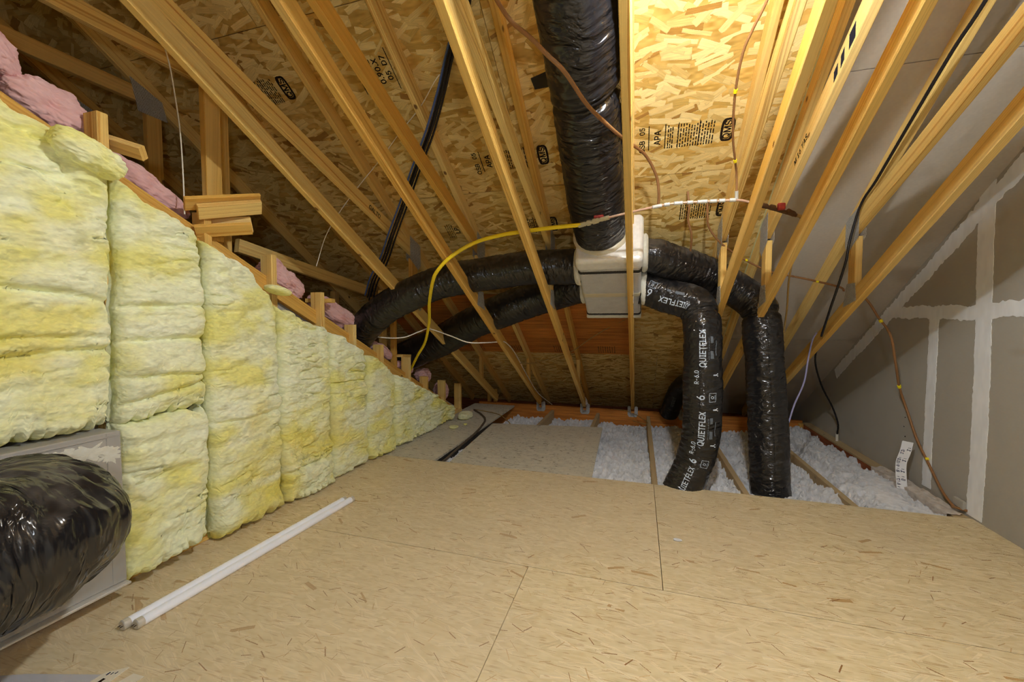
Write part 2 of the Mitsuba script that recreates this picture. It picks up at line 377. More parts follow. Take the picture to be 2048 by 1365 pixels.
put('wall_right', box(XR, XR + .1, YB, 6.3, -0.3, 4.1), 'drywall', kind='structure')
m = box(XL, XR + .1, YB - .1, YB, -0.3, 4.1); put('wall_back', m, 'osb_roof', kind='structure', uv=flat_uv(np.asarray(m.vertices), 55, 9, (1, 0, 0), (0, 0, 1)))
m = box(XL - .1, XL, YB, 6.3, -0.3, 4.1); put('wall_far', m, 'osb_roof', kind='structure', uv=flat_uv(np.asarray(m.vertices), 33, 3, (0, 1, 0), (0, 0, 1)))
put('wall_eave', box(XL, XR + .1, 6.15, 6.25, -0.3, 0.2), 'red_board', kind='structure')

def strip(name, P, w, bsdf, parent, x, seed, rag=0.006, th=0.0025, **k):
    """A ragged band of joint compound on the right wall along the polyline P of (y, z)."""
    P, s = spline(np.asarray(P, float) @ np.array([[0, 1, 0], [0, 0, 1]]), 0.012)
    t = np.gradient(P[:, 1:], axis=0); t /= np.linalg.norm(t, axis=1, keepdims=True); nn = np.stack([-t[:, 1], t[:, 0]], 1)
    q = np.stack([s * 9, s * 0, s * 0 + seed], 1)
    l = w / 2 + rag * 2 * (meshkit.fbm(q * [5, 1, 1]) - .5) + rag * (meshkit.noise(q * [.8, 1, 1]) - .5); r_ = w / 2 + rag * 2 * (meshkit.fbm(q * [5, 1, 1], seed=5) - .5) + rag * (meshkit.noise(q * [.8, 1, 1], 9) - .5)
    A, B = P[:, 1:] + nn * l[:, None], P[:, 1:] - nn * r_[:, None]
    V = np.vstack([np.stack([np.full(len(A), xx), A[:, 0], A[:, 1]], 1) if i == 0 else np.stack([np.full(len(A), xx), B[:, 0], B[:, 1]], 1) for xx in (x - th, x + .001) for i in (0, 1)])
    n = len(A); k_ = np.arange(n - 1)
    def quad(a, b): return np.vstack([np.stack([a + k_, a + k_ + 1, b + k_ + 1], 1), np.stack([a + k_, b + k_ + 1, b + k_], 1)])
    F = np.vstack([quad(0, n), quad(n, 3 * n), quad(2 * n, 0), [[0, n, 3 * n], [0, 3 * n, 2 * n], [n - 1, 3 * n - 1 + 0, 2 * n - 1], [n - 1, 4 * n - 1, 3 * n - 1]]])
    return put(name, trimesh.Trimesh(V, F, process=False), bsdf, parent, False, **k)
strip('taped_joint', [(3.062, 0.01), (3.055, .5), (3.065, 1.0), (3.085, 1.6), (3.09, 1.95)], 0.118, 'joint_compound', 'wall_right', XR, 1, label='wide white taped joint, full height')
strip('taped_joint', [(3.487, 0.03), (3.488, .6), (3.486, 1.19)], 0.088, 'joint_compound', 'wall_right', XR, 2, label='shorter white taped joint')
strip('taped_joint', [(4.05, 1.225), (3.6, 1.222), (3.1, 1.213), (2.8, 1.235), (2.3, 1.25)], 0.085, 'joint_compound', 'wall_right', XR - .0006, 3, label='level white taped joint', rag=0.012)
P = [(y, roof(y) - .095) for y in np.linspace(2.2, 4.9, 12)]
strip('taped_joint', P, 0.10, 'joint_compound', 'wall_right', XR - .0003, 4, rag=.014, label='slanting taped joint under the roof slope')
for y, z in ((4.35, .45), (4.36, .38), (4.34, .31), (4.32, .24)):
    put('screw_head', trimesh.creation.cylinder(0.004, 0.003, sections=8, transform=trimesh.transformations.rotation_matrix(math.pi / 2, [0, 1, 0], [0, 0, 0])).apply_translation((XR - .001, y - .6, z)), 'ink', 'wall_right')

# rim and ledge at the eave and along the right wall, floor joists
def board(name, x0, x1, y0, y1, z0, z1, bsdf, uvax=((1, 0, 0), (0, 0, 1)), seed=0, parent=None, **k):
    m = cbox(x0, x1, y0, y1, z0, z1, .002); m = trimesh.Trimesh(m.triangles.reshape(-1, 3), np.arange(len(m.faces) * 3).reshape(-1, 3), process=False)
    return put(name, m, bsdf, parent, False, uv=flat_uv(np.asarray(m.vertices), 40.0 * seed + 5, 3.0 * seed, *uvax), **k)
board('rim_board', -2.15, 1.80, RIM, RIM + .032, -.27, .024, 'plywood', seed=3, label='orange rim board across the eave below the metal hangers', cat='board')
board('side_board', 1.80, 1.825, 3.08, RIM - .002, -.27, -.022, 'red_board', ((0, 1, 0), (0, 0, 1)), 4, label='dark reddish board under the ledge of the right wall', cat='board')
put_bar('wall_ledge', (1.85, 3.08, -.012), (1.85, RIM + .03, -.012), (1, 0, 0), 0.078, 0.02, bsdf='dusty_wood', label='narrow pale wood ledge along the foot of the right wall', cat='ledge')
put_bar('corner_block', (1.775, RIM - .022, -.2), (1.775, RIM - .022, -.002), (1, 0, 0), 0.045, 0.04, label='short pale upright block in the corner of the rim and side boards', cat='block')
jl = ['floor joist left of the loose grey panel, mostly hidden under it', 'floor joist whose end shows behind the right half of the loose grey panel', 'floor joist running from the eave to the floor seam, left of the lettered duct',
      'floor joist just right of the lettered black duct', 'rightmost floor joist, crossing the blown insulation beside the right wall']
for x, l in zip((-1.09, -.49, .128, .722, 1.342), jl):
    put_bar('floor_joist', (x, 2.6, -.12), (x, RIM - .001, -.135), (1, 0, 0), 0.040, 0.20, bsdf='dusty_wood', label=l, cat='joist', group=None)

# loose panel lying on the joists
Q = [(-1.478, 3.076, -.0015), (-.32, 3.076, -.0015), (-.365, 4.585, -.0015), (-1.574, 4.402, -.0015)]
m = slab(Q, .0155, (0, 0, 1)); m = trimesh.Trimesh(m.triangles.reshape(-1, 3), np.arange(len(m.faces) * 3).reshape(-1, 3), process=False)
put('loose_panel', m, 'osb_dusty', uv=flat_uv(np.asarray(m.vertices), 70, 20), label='loose dusty grey sheet lying on the joists near the eave', cat='panel')

# ---------------------------------------------------------------- the insulated wall on the left: studs, sloping rail
XW = -2.17
def rail_z(y): return 2.455 - 0.5 * y
put('wall_left', box(-2.275, -2.262, -1.6, 4.95, -.02, .0).slice_plane([0, 0, -1], [0, 0, 1]) if False else slab([(-2.262, -1.6, 0), (-2.262, 4.95, 0), (-2.262, 4.95, .03), (-2.262, -1.6, 3.1)], 0.012, (1, 0, 0)), 'drywall', kind='structure')
studs = [0.38, .785, 1.212, 1.648, 2.056, 2.463, 2.813, 3.182, 3.641, 3.994, 4.415, 4.873]
tops = [2.3, 2.1, 2.038, 1.73, 1.571, 1.366, 1.131, .95, .80, .562, .462, .36]
for y, z in zip(studs, tops):
    put_bar('stud', (XW - .045, y, 0.0), (XW - .045, y, z), (0, 1, 0), 0.040, 0.089, parent='wall_left')
put_bar('rail', (XW - .062, -1.5, rail_z(-1.5) - .045), (XW - .062, 4.8, rail_z(4.8) - .045), (1, 0, 0), 0.038, 0.089, parent='wall_left')
put_bar('sole_plate', (XW - .044, -1.5, .0195), (XW - .044, 4.9, .0195), (1, 0, 0), 0.089, 0.038, parent='wall_left')

rng = np.random.default_rng(5)
def batt(name, yl, yr, bot, top, T, seed, bsdf='yellow_wool', res=.0065, x0=XW - .012, amp=1.0, lumps=(), label=None, cat='insulation', group=None, creases=(), round_=5.5):
    """A fibreglass batt standing on the left wall: outline between the polylines yl(z), yr(z) [(y, z)...] and bottom/top lines [(y, z)...]."""
    yl, yr, bot, top = (np.asarray(a, float) for a in (yl, yr, bot, top))
    H = max(top[:, 1].max() - bot[:, 1].min(), .1); W = abs(yr[:, 0].mean() - yl[:, 0].mean())
    ns, nt = max(10, int(W / res)), max(12, int(H / res))
    s, t = np.meshgrid(np.linspace(0, 1, ns), np.linspace(0, 1, nt), indexing='ij')
    ya = yl[:, 0].mean() + s * (yr[:, 0].mean() - yl[:, 0].mean())
    zb, zt = np.interp(ya, bot[:, 0], bot[:, 1]), np.interp(ya, top[:, 0], top[:, 1])
    e = meshkit.fbm(np.stack([ya * 16, ya * 0, ya * 0 + seed], -1), 5); zt = zt + (e - .5) * .07; zb = zb + np.abs(meshkit.fbm(np.stack([ya * 26, ya * 0, ya * 0 + seed + 9], -1), 5) - .5) * .15
    z = zb + t * (zt - zb)
    a, b = np.interp(z, yl[:, 1], yl[:, 0]), np.interp(z, yr[:, 1], yr[:, 0])
    j = (meshkit.fbm(np.stack([z * 9, z * 0, z * 0 + seed + 3], -1), 3) - .5) * .028; j2 = (meshkit.fbm(np.stack([z * 9, z * 0, z * 0 + seed + 6], -1), 3) - .5) * .028
    y = (a + j) + s * ((b + j2) - (a + j))
    def prof(q, d): return np.clip(1 - np.abs(2 * q - 1) ** (d * round_), 0, 1) ** .5
    ed = prof(s, max(W / .12, 1) * .5) * prof(t, max(H / .12, 1) * .5)
    P = np.stack([y * 3.2, z * 5.5, y * 0 + seed], -1); P2 = np.stack([y * 11, z * 24, y * 0 + seed], -1); P3 = np.stack([y * 45, z * 80, y * 0 + seed], -1); P4 = np.stack([y * 5.5, z * 15, y * 0 + seed + 3], -1)
    msk = np.clip((meshkit.noise(np.stack([y * 4, z * 4, y * 0 + seed + 7], -1)) - .35) * 2.2, 0, 1)
    d = amp * (0.085 * (meshkit.fbm(P, 3) - .5) + .050 * (meshkit.fbm(P2, 4) - .5) + .016 * (meshkit.fbm(P3, 3) - .5) - .030 * msk * np.clip(1 - np.abs(meshkit.fbm(P4, 3) - .5) * 12, 0, 1) ** 2)
    for (cy, cz, ry, rz, h) in lumps: d = d + h * np.exp(-((y - cy) / ry) ** 2 - ((z - cz) / rz) ** 2)
    for (cz, slope, dep) in creases:
        zz = cz + slope * (y - y.min()) + .02 * (meshkit.noise(np.stack([y * 8, y * 0, y * 0 + seed], -1)) - .5)
        d = d - dep * np.exp(-((z - zz) / .013) ** 2) + dep * .5 * np.exp(-((z - zz - .06) / .04) ** 2)
    x = x0 + np.maximum(T + d, .02) * np.maximum(ed, 0)
    V = np.stack([x, y, z], -1); i, k = np.meshgrid(np.arange(ns - 1), np.arange(nt - 1), indexing='ij'); n0 = i * nt + k
    F = np.vstack([np.stack([n0, n0 + nt, n0 + nt + 1], -1).reshape(-1, 3), np.stack([n0, n0 + nt + 1, n0 + 1], -1).reshape(-1, 3)])
    W_ = V.reshape(-1, 3); rim = np.concatenate([np.arange(ns) * nt, (ns - 1) * nt + np.arange(1, nt), np.arange(ns - 2, -1, -1) * nt + nt - 1, np.arange(nt - 2, 0, -1)])
    W_ = np.vstack([W_, [[x0, y.mean(), z.mean()]]]); c = len(W_) - 1
    F = np.vstack([F, np.stack([rim, np.full(len(rim), c), np.roll(rim, -1)], 1)])
    return put(name, trimesh.Trimesh(W_, F, process=False), bsdf, None, True, label=label, cat=cat, group=group)

TB = .115
Z9 = 2.2
top_line = [(-.2, 2.30), (.87, 1.935), (.96, 1.91), (1.10, 1.86), (1.20, 1.77), (1.30, 1.69), (1.45, 1.635), (1.546, 1.585), (1.6, 1.555), (1.79, 1.465), (1.97, 1.31), (2.05, 1.24), (2.22, 1.165), (2.43, 1.105), (2.756, .965), (3.24, .70), (3.6, .54), (4.07, .355), (4.45, .12), (4.6, .08)]
top_line = [(y, z) for y, z in top_line]
B = lambda i, yl, yr, bot, lab, **k: batt('fiberglass_batt', yl, yr, bot, top_line, TB, i * 3.7, label=lab, **k)
B(1, [(.66, 0), (.66, Z9)], [(1.160, 0), (1.163, .73), (1.178, 1.25), (1.190, 1.75)], [(0, .715), (1.3, .715)], 'yellow fiberglass batt above the sheet metal box, largest and nearest of the wall',
  lumps=[(1.10, 1.80, .12, .07, .075), (1.02, 1.72, .07, .035, -.03)], creases=[(1.30, -.12, .030), (1.10, -.02, .022), (1.02, .05, .03)])
B(2, [(1.172, 0), (1.178, .73), (1.196, 1.25), (1.20, 1.7)], [(1.555, 0), (1.556, .9), (1.56, 1.3), (1.552, 1.6)], [(1.1, .70), (1.6, .735)], 'yellow fiberglass batt just right of the sheet metal box, upper piece',
  creases=[(1.07, .03, .028), (.92, -.05, .03), (.80, .18, .03), (1.22, .05, .02)], lumps=[(1.26, .99, .06, .05, .035), (1.5, 1.18, .09, .08, .03)])
B(3, [(1.158, -.1), (1.165, .3), (1.172, .75)], [(1.535, -.1), (1.55, .5), (1.555, .9)], [(1.1, .045), (1.35, .055), (1.6, .05)], 'yellow fiberglass batt at floor level right of the sheet metal box, lower piece',
  lumps=[(1.35, .1, .15, .05, .02)]) if False else None
batt('fiberglass_batt', [(1.158, -.1), (1.165, .3), (1.172, .75)], [(1.530, -.1), (1.55, .4), (1.555, .9)], [(1.1, .02), (1.3, .03), (1.6, .05)], [(1.1, .705), (1.6, .742)], TB + .01, 11.1,
     label='yellow fiberglass batt at floor level right of the sheet metal box, lower piece', lumps=[(1.3, .07, .18, .05, .03)])
B(4, [(1.562, -.1), (1.566, .8), (1.566, 1.7)], [(2.02, -.1), (2.005, .7), (1.985, 1.4)], [(1.5, .01), (2.1, .0)], 'yellow fiberglass batt second from the metal box, tallest single piece beside the timber offcuts', creases=[(.62, .02, .018)], lumps=[(1.8, .1, .2, .06, .03)])
B(5, [(2.03, -.1), (2.015, .7), (2.0, 1.4)], [(2.46, -.1), (2.44, .6), (2.43, 1.3)], [(2.0, .0), (2.5, .0)], 'yellow fiberglass batt third from the metal box, with a bulging foot near the white tubes', lumps=[(2.22, .14, .2, .10, .045), (2.25, .0, .2, .04, .05)], creases=[(.2, .05, .03)])
B(6, [(2.47, -.1), (2.45, .6), (2.44, 1.3)], [(2.875, -.1), (2.85, .6), (2.84, 1.1)], [(2.4, .0), (2.9, .0)], 'yellow fiberglass batt fourth from the metal box, with a long upright bulge')
B(7, [(2.885, -.1), (2.86, .6), (2.85, 1.1)], [(3.27, -.1), (3.25, .5), (3.25, .9)], [(2.8, .0), (3.3, .0)], 'smooth yellow fiberglass batt fifth from the metal box')
B(8, [(3.28, -.1), (3.26, .5), (3.26, .9)], [(4.5, -.1), (4.5, .5)], [(3.2, .0), (4.6, .02)], 'low rumpled yellow fiberglass batt at the far end of the wall toward the eave', amp=1.6)

def lump(name, c, r, seed, bsdf, amp=.35, freq=9, sub=5, flat=None, label=None, cat='insulation', group=None, rot=0.0, parent=None, power=2.6, kind=None):
    m = trimesh.creation.icosphere(subdivisions=sub, radius=1.0); V = np.asarray(m.vertices)
    k = (np.abs(V) ** power).sum(1) ** (-1 / power); V = V * k[:, None] * np.asarray(r)
    n = V / np.linalg.norm(V, axis=1, keepdims=True)
    d = amp * min(r) * (1.6 * (meshkit.fbm(V * freq + seed * 3.1, 4, seed) - .5) + .5 * (meshkit.fbm(V * freq * [4, 4, 9] + seed, 3, seed) - .5)); V = V + n * d[:, None]
    ca, sa = math.cos(rot), math.sin(rot); V = np.stack([V[:, 0], V[:, 1] * ca - V[:, 2] * sa, V[:, 1] * sa + V[:, 2] * ca], 1) + np.asarray(c)
    if flat is not None: V[:, 2] = np.maximum(V[:, 2], flat)
    return put(name, trimesh.Trimesh(V, m.faces, process=False), bsdf, parent, True, label=label, cat=cat, group=group, kind=kind)

# pink batts behind the rail
for c, r, rot, l in [((-2.370, .86, 2.20), (.10, .20, .085), -.66, 'pink fiberglass batt at the top left corner of the photo, behind the wall'),
                     ((-2.370, 1.13, 2.0), (.09, .12, .075), -.42, 'pink fiberglass batt left of the first stud end'),
                     ((-2.360, 1.47, 1.78), (.08, .22, .06), -.46, 'pink fiberglass batt under the stacked timber offcuts'),
                     ((-2.340, 2.27, 1.39), (.085, .17, .085), -.46, 'rounded pink fiberglass batt right of the fifth stud end'),
                     ((-2.350, 2.86, 1.13), (.09, .34, .075), -.47, 'long pink fiberglass batt where the white cable starts'),
                     ((-2.350, 3.38, .835), (.08, .16, .05), -.47, 'pink fiberglass scrap left of the yellow gas hose foot'),
                     ((-2.350, 3.80, .63), (.08, .14, .045), -.4, 'small pink fiberglass scrap right of the yellow gas hose foot'),
                     ((-2.340, 4.2, .50), (.07, .10, .075), -.3, 'crumpled pink fiberglass tuft between the last stud ends'),
                     ((-2.340, 4.66, .25), (.07, .12, .085), -.4, 'lowest pink fiberglass tuft beside the last stud end')]:
    lump('pink_batt', (c[0], c[1], c[2] + .045), (r[0], r[1] * 1.05, r[2] * 1.12), int(c[1] * 10), 'pink_wool', .6, 11, 5, None, l, rot=rot)
lump('torn_flap', (-2.035, 1.085, 1.80), (.075, .125, .055), 12, 'yellow_wool', .7, 9, 5, None, 'torn flap folded over', None, rot=-.35, parent='fiberglass_batt')
lump('yellow_flap', (-2.08, 1.99, 1.345), (.06, .075, .022), 4, 'yellow_wool', .5, 18, 4, None, 'torn yellow tuft jutting over the wall between two batts', rot=-.25)
lump('yellow_scrap', (-1.95, 4.50, .045), (.07, .11, .042), 6, 'yellow_wool', .6, 16, 4, .0005, 'yellow insulation scrap against the end of the insulated wall')
lump('yellow_crumb', (-1.90, 4.07, .014), (.045, .05, .014), 8, 'yellow_wool', .6, 40, 3, .0005, 'larger pale insulation crumb on the dusty strip')
lump('yellow_crumb', (-1.84, 4.24, .008), (.02, .022, .009), 9, 'yellow_wool', .6, 60, 3, .0005, 'smaller pale insulation crumb on the dusty strip')
lump('white_crumb', (.212, 2.307, .004), (.022, .012, .005), 3, 'white_wool', .6, 60, 3, .0005, 'tiny white insulation crumb on the floor right of the panel seam')

# ---------------------------------------------------------------- trusses
def plate(name, x, P, parent, side):
    """A toothed gusset plate in the truss plane x; P = corners (y, z)."""
    Q = [(x + side * .0202, y, z) for y, z in P]
    return put(name, slab(Q, .0014, (side, 0, 0)), 'gusset_steel', parent)
def truss(x, label, side, y_end=5.40, k=.385, web0=.3, top0=.02, heel=True, seed=0):
    t = thing('roof_truss', label, 'roof truss', None)
    X = (1, 0, 0); off = .0445 * math.sqrt(1 + RS * RS)
    put_bar('top_chord', (x, top0, roof(top0) - off - .001), (x, 5.95, roof(5.95) - off - .001), X, .038, .089, parent=t, seed=seed)
    put_bar('bottom_chord', (x, .28, chord(.28)), (x, y_end, chord(y_end)), X, .038, .089, parent=t, seed=seed + 1)
    put_bar('web', (x, web0, 1.745 + k * (3.2 - web0)), (x, 3.19, 1.748), X, .038, .089, parent=t, seed=seed + 2)
    put_bar('upright', (x, 3.175, chord(3.175) + .05), (x, 3.175, 1.69), X, .038, .089, parent=t, seed=seed + 3)
    yy = 4.76
    put_bar('heel_upright', (x + side * .006, yy, chord(yy) + .03), (x + side * .006, yy, roof(yy) - .1), X, .036, .064, parent=t, seed=seed + 4)
    for s in (-1, 1):
        plate('gusset_plate', x, [(3.10, 1.87), (3.10, 1.68), (3.23, 1.60), (3.27, 1.64), (3.27, 1.81)], t, s)
        plate('gusset_plate', x, [(3.12, 1.40), (3.23, 1.40), (3.27, 1.25), (3.10, 1.25 + .04)], t, s)
    return t
truss(TRUSS['a'], 'leftmost timber truss standing in front of the insulated wall', 1, 5.36, .351, seed=10)
truss(TRUSS['b'], 'timber truss with the bright lower chord, second from the left, ending in the leftmost hanger', 1, k=.40, seed=30)
truss(TRUSS['c'], 'timber truss left of the large round duct', 1, k=.362, seed=48)
truss(TRUSS['d'], 'timber truss whose lower chord stands upright in front of the silver box', -1, seed=63)
truss(TRUSS['e'], 'timber truss that crosses the two black ducts right of the silver box', -1, k=.435, seed=81)
truss(TRUSS['f'], 'timber truss at the edge of the gypsum ceiling, marked with black paint', -1, k=.47, seed=92)
truss(TRUSS['g'], 'rightmost timber truss beside the drywall, with a black cable along it', -1, k=.415, seed=107)
for x, l in ((-2.45, 'dark timber truss in the shadow behind the insulated wall, nearer one'), (-3.02, 'dark timber truss in the shadow behind the insulated wall, with a square steel plate'), (-3.62, 'farthest dark timber truss in the shadow behind the insulated wall')):
    t = thing('roof_truss', l, 'roof truss'); X = (1, 0, 0); off = .0445 * math.sqrt(1 + RS * RS)
    put_bar('top_chord', (x, .02, roof(.02) - off - .001), (x, 5.95, roof(5.95) - off - .001), X, .038, .089, parent=t)
    put_bar('level_chord', (x + .001, .3, 2.56), (x + .001, 1.93, 2.575), X, .038, .089, parent=t)
    put_bar('upright', (x, 1.95, .7), (x, 1.95, 2.545), X, .038, .089, parent=t)
    put_bar('upright', (x, 3.6, -.02), (x, 3.6, roof(3.6) - .12), X, .038, .089, parent=t)
    plate('gusset_plate', x, [(1.82, 2.66), (2.0, 2.585), (2.03, 2.47), (1.86, 2.47)], t, 1)
put_bar('post', (-2.245, 1.735, 1.60), (-2.245, 1.735, 2.60), (0, 1, 0), .089, .038, label='upright timber post rising behind the offcuts to the dark trusses', cat='post')
put_bar('brace', (-2.52, 2.10, 1.655), (-2.52, 3.42, 1.46), (0, 0, 1), .089, .038, label='slanting timber brace left of the bent duct end', cat='brace')
put_bar('eave_post', (-2.34, 3.62, .0), (-2.34, 3.62, 1.42), (0, 1, 0), .045, .05, label='thin upright post below the bent duct at the far left', cat='post')

# timber offcuts resting on the wall top
th_ = thing
put_bar('offcut', (-2.17, 1.53, 1.745), (-2.03, 1.835, 1.835), (.6, -.45, .45), .085, .020, label='weathered grey flat offcut, topmost of the stack on the wall', cat='offcut')
put_bar('offcut', (-2.15, 1.58, 1.715), (-2.02, 1.835, 1.795), (.6, -.45, .62), .085, .026, label='pale flat offcut with pencil marks, second in the stack on the wall', cat='offcut')
put_bar('offcut', (-2.25, 1.66, 1.665), (-2.10, 1.845, 1.705), (0, 0, 1), .085, .038, label='orange block offcut at the back of the stack on the wall', cat='offcut')
put_bar('offcut', (-2.20, 1.60, 1.625), (-2.05, 1.80, 1.672), (.6, -.45, .7), .070, .024, label='thin cut end sticking out lowest in the stack on the wall', cat='offcut')
put_bar('offcut', (-2.24, 1.25, 1.945), (-2.10, 1.315, 1.90), (.3, -.5, .6), .060, .034, label='orange offcut beside the first stud end, near the top left', cat='offcut')
put_bar('offcut', (-2.34, 2.50, 1.31), (-2.16, 2.56, 1.31), (0, 1, 0), .07, .03, label='short offcut right of the fifth stud end', cat='offcut')
put_bar('offcut', (-2.30, 3.62, .815), (-2.30, 3.78, .80), (1, 0, 0), .12, .03, label='flat offcut laid across the stud end at the foot of the gas hose', cat='offcut')
for x, y, l in ((-2.02, 5.52, 'left of two short stud ends beyond the strip at the eave'), (-1.93, 5.52, 'right of two short stud ends beyond the strip at the eave')):
    put_bar('stud_end', (x, y, -.02), (x, y, .20), (1, 0, 0), .04, .06, label=l, cat='stud end')

# hangers on the rim
def hanger(x, label):
    t = thing('joist_hanger', label, 'hanger')
    P = trimesh.creation.extrude_polygon(__import__('shapely').Polygon([(-.062, .045), (-.062, -.055), (-.045, -.082), (.045, -.082), (.062, -.055), (.062, .045), (.048, .058), (.026, .05), (.024, -.03), (-.024, -.03), (-.026, .05), (-.048, .058)]), .0018)
    P.apply_transform(trimesh.transformations.rotation_matrix(math.pi / 2, [1, 0, 0])); P.apply_translation((x, RIM - .0006, .022))
    fp = put('face_plate', P, 'galvanized', t)
    for s in (-1, 1): put('side_plate', box(x + s * .0225 - .0009, x + s * .0225 + .0009, RIM - .06, RIM - .002, -.008, .07), 'galvanized', t)
    put('seat', box(x - .0225, x + .0225, RIM - .065, RIM - .002, -.0105, -.0088), 'galvanized', t)
    for dx, dz in ((-.05, .0), (.05, .0), (-.05, -.035), (.05, -.035), (0, -.05)):
        put('nail_head', trimesh.creation.cylinder(.0045, .003, sections=8, transform=trimesh.transformations.rotation_matrix(math.pi / 2, [1, 0, 0])).apply_translation((x + dx, RIM - .0035, .022 + dz)), 'galvanized', fp)
for k, l in (('b', 'leftmost metal hanger on the rim board'), ('c', 'metal hanger with a white paper scrap above it'), ('d', 'metal hanger under the upright chord, with a wire across it'), ('e', 'metal hanger half hidden by the lettered duct'), ('g', 'metal hanger half hidden by the plain vertical duct')):
    hanger(TRUSS[k], l)
m = trimesh.Trimesh([(-.66, 5.36, .075), (-.635, 5.355, .10), (-.648, 5.35, .145), (-.672, 5.36, .185), (-.69, 5.362, .12), (-.645, 5.33, .12)], [(0, 1, 5), (1, 2, 5), (2, 3, 5), (3, 4, 5), (4, 0, 5), (1, 0, 4), (2, 1, 4), (3, 2, 4)], process=False)
put('paper_scrap', m.apply_translation((.024, 0, 0)), 'paper_white', label='crumpled white paper scrap stuck above the second hanger', cat='paper')

# ---------------------------------------------------------------- blown insulation
nx, ny = 560, 390
x, y = np.meshgrid(np.linspace(-1.60, 1.80, nx), np.linspace(3.03, RIM - .001, ny), indexing='ij')
P = np.stack([x, y, x * 0], -1)
h = -.080 - .085 * np.clip((y - 3.6) / 1.6, 0, 1) * (x < 1.5) + .05 * (meshkit.fbm(P * 3.5, 3) - .5) + .075 * (meshkit.fbm(P * 13, 3, 3) - .5) + .075 * (meshkit.fbm(P * 36, 3, 5) - .5)
bl = np.abs(meshkit.fbm(P * 16, 2, 11) - .5) * 2; h += .05 * (.25 - bl) + .022 * (.25 - np.abs(meshkit.fbm(P * 40, 2, 13) - .5) * 2)
h += .055 * np.exp(-((x - 1.62) / .22) ** 2) * np.clip((5.6 - y) / 1.2, .2, 1) + .03 * (x > 1.36) * np.clip((4.0 - y) / 1, 0, 1)
for xx in (-1.09, -.49, .128, .722, 1.342): h = h - .035 * np.exp(-((x - xx - .03) / .022) ** 2) * (xx > .5)
h = np.minimum(h, -.010 - .012 * (y < 4.6) * (x < -.3))
i, k = np.meshgrid(np.arange(nx - 1), np.arange(ny - 1), indexing='ij'); n0 = i * ny + k
F = np.vstack([np.stack([n0, n0 + ny, n0 + ny + 1], -1).reshape(-1, 3), np.stack([n0, n0 + ny + 1, n0 + 1], -1).reshape(-1, 3)])
put('blown_insulation', trimesh.Trimesh(np.stack([x, y, h], -1).reshape(-1, 3), F, process=False), 'white_wool', None, True, label='fluffy white blown insulation filling the bays between the floor joists', cat='insulation', kind='stuff')

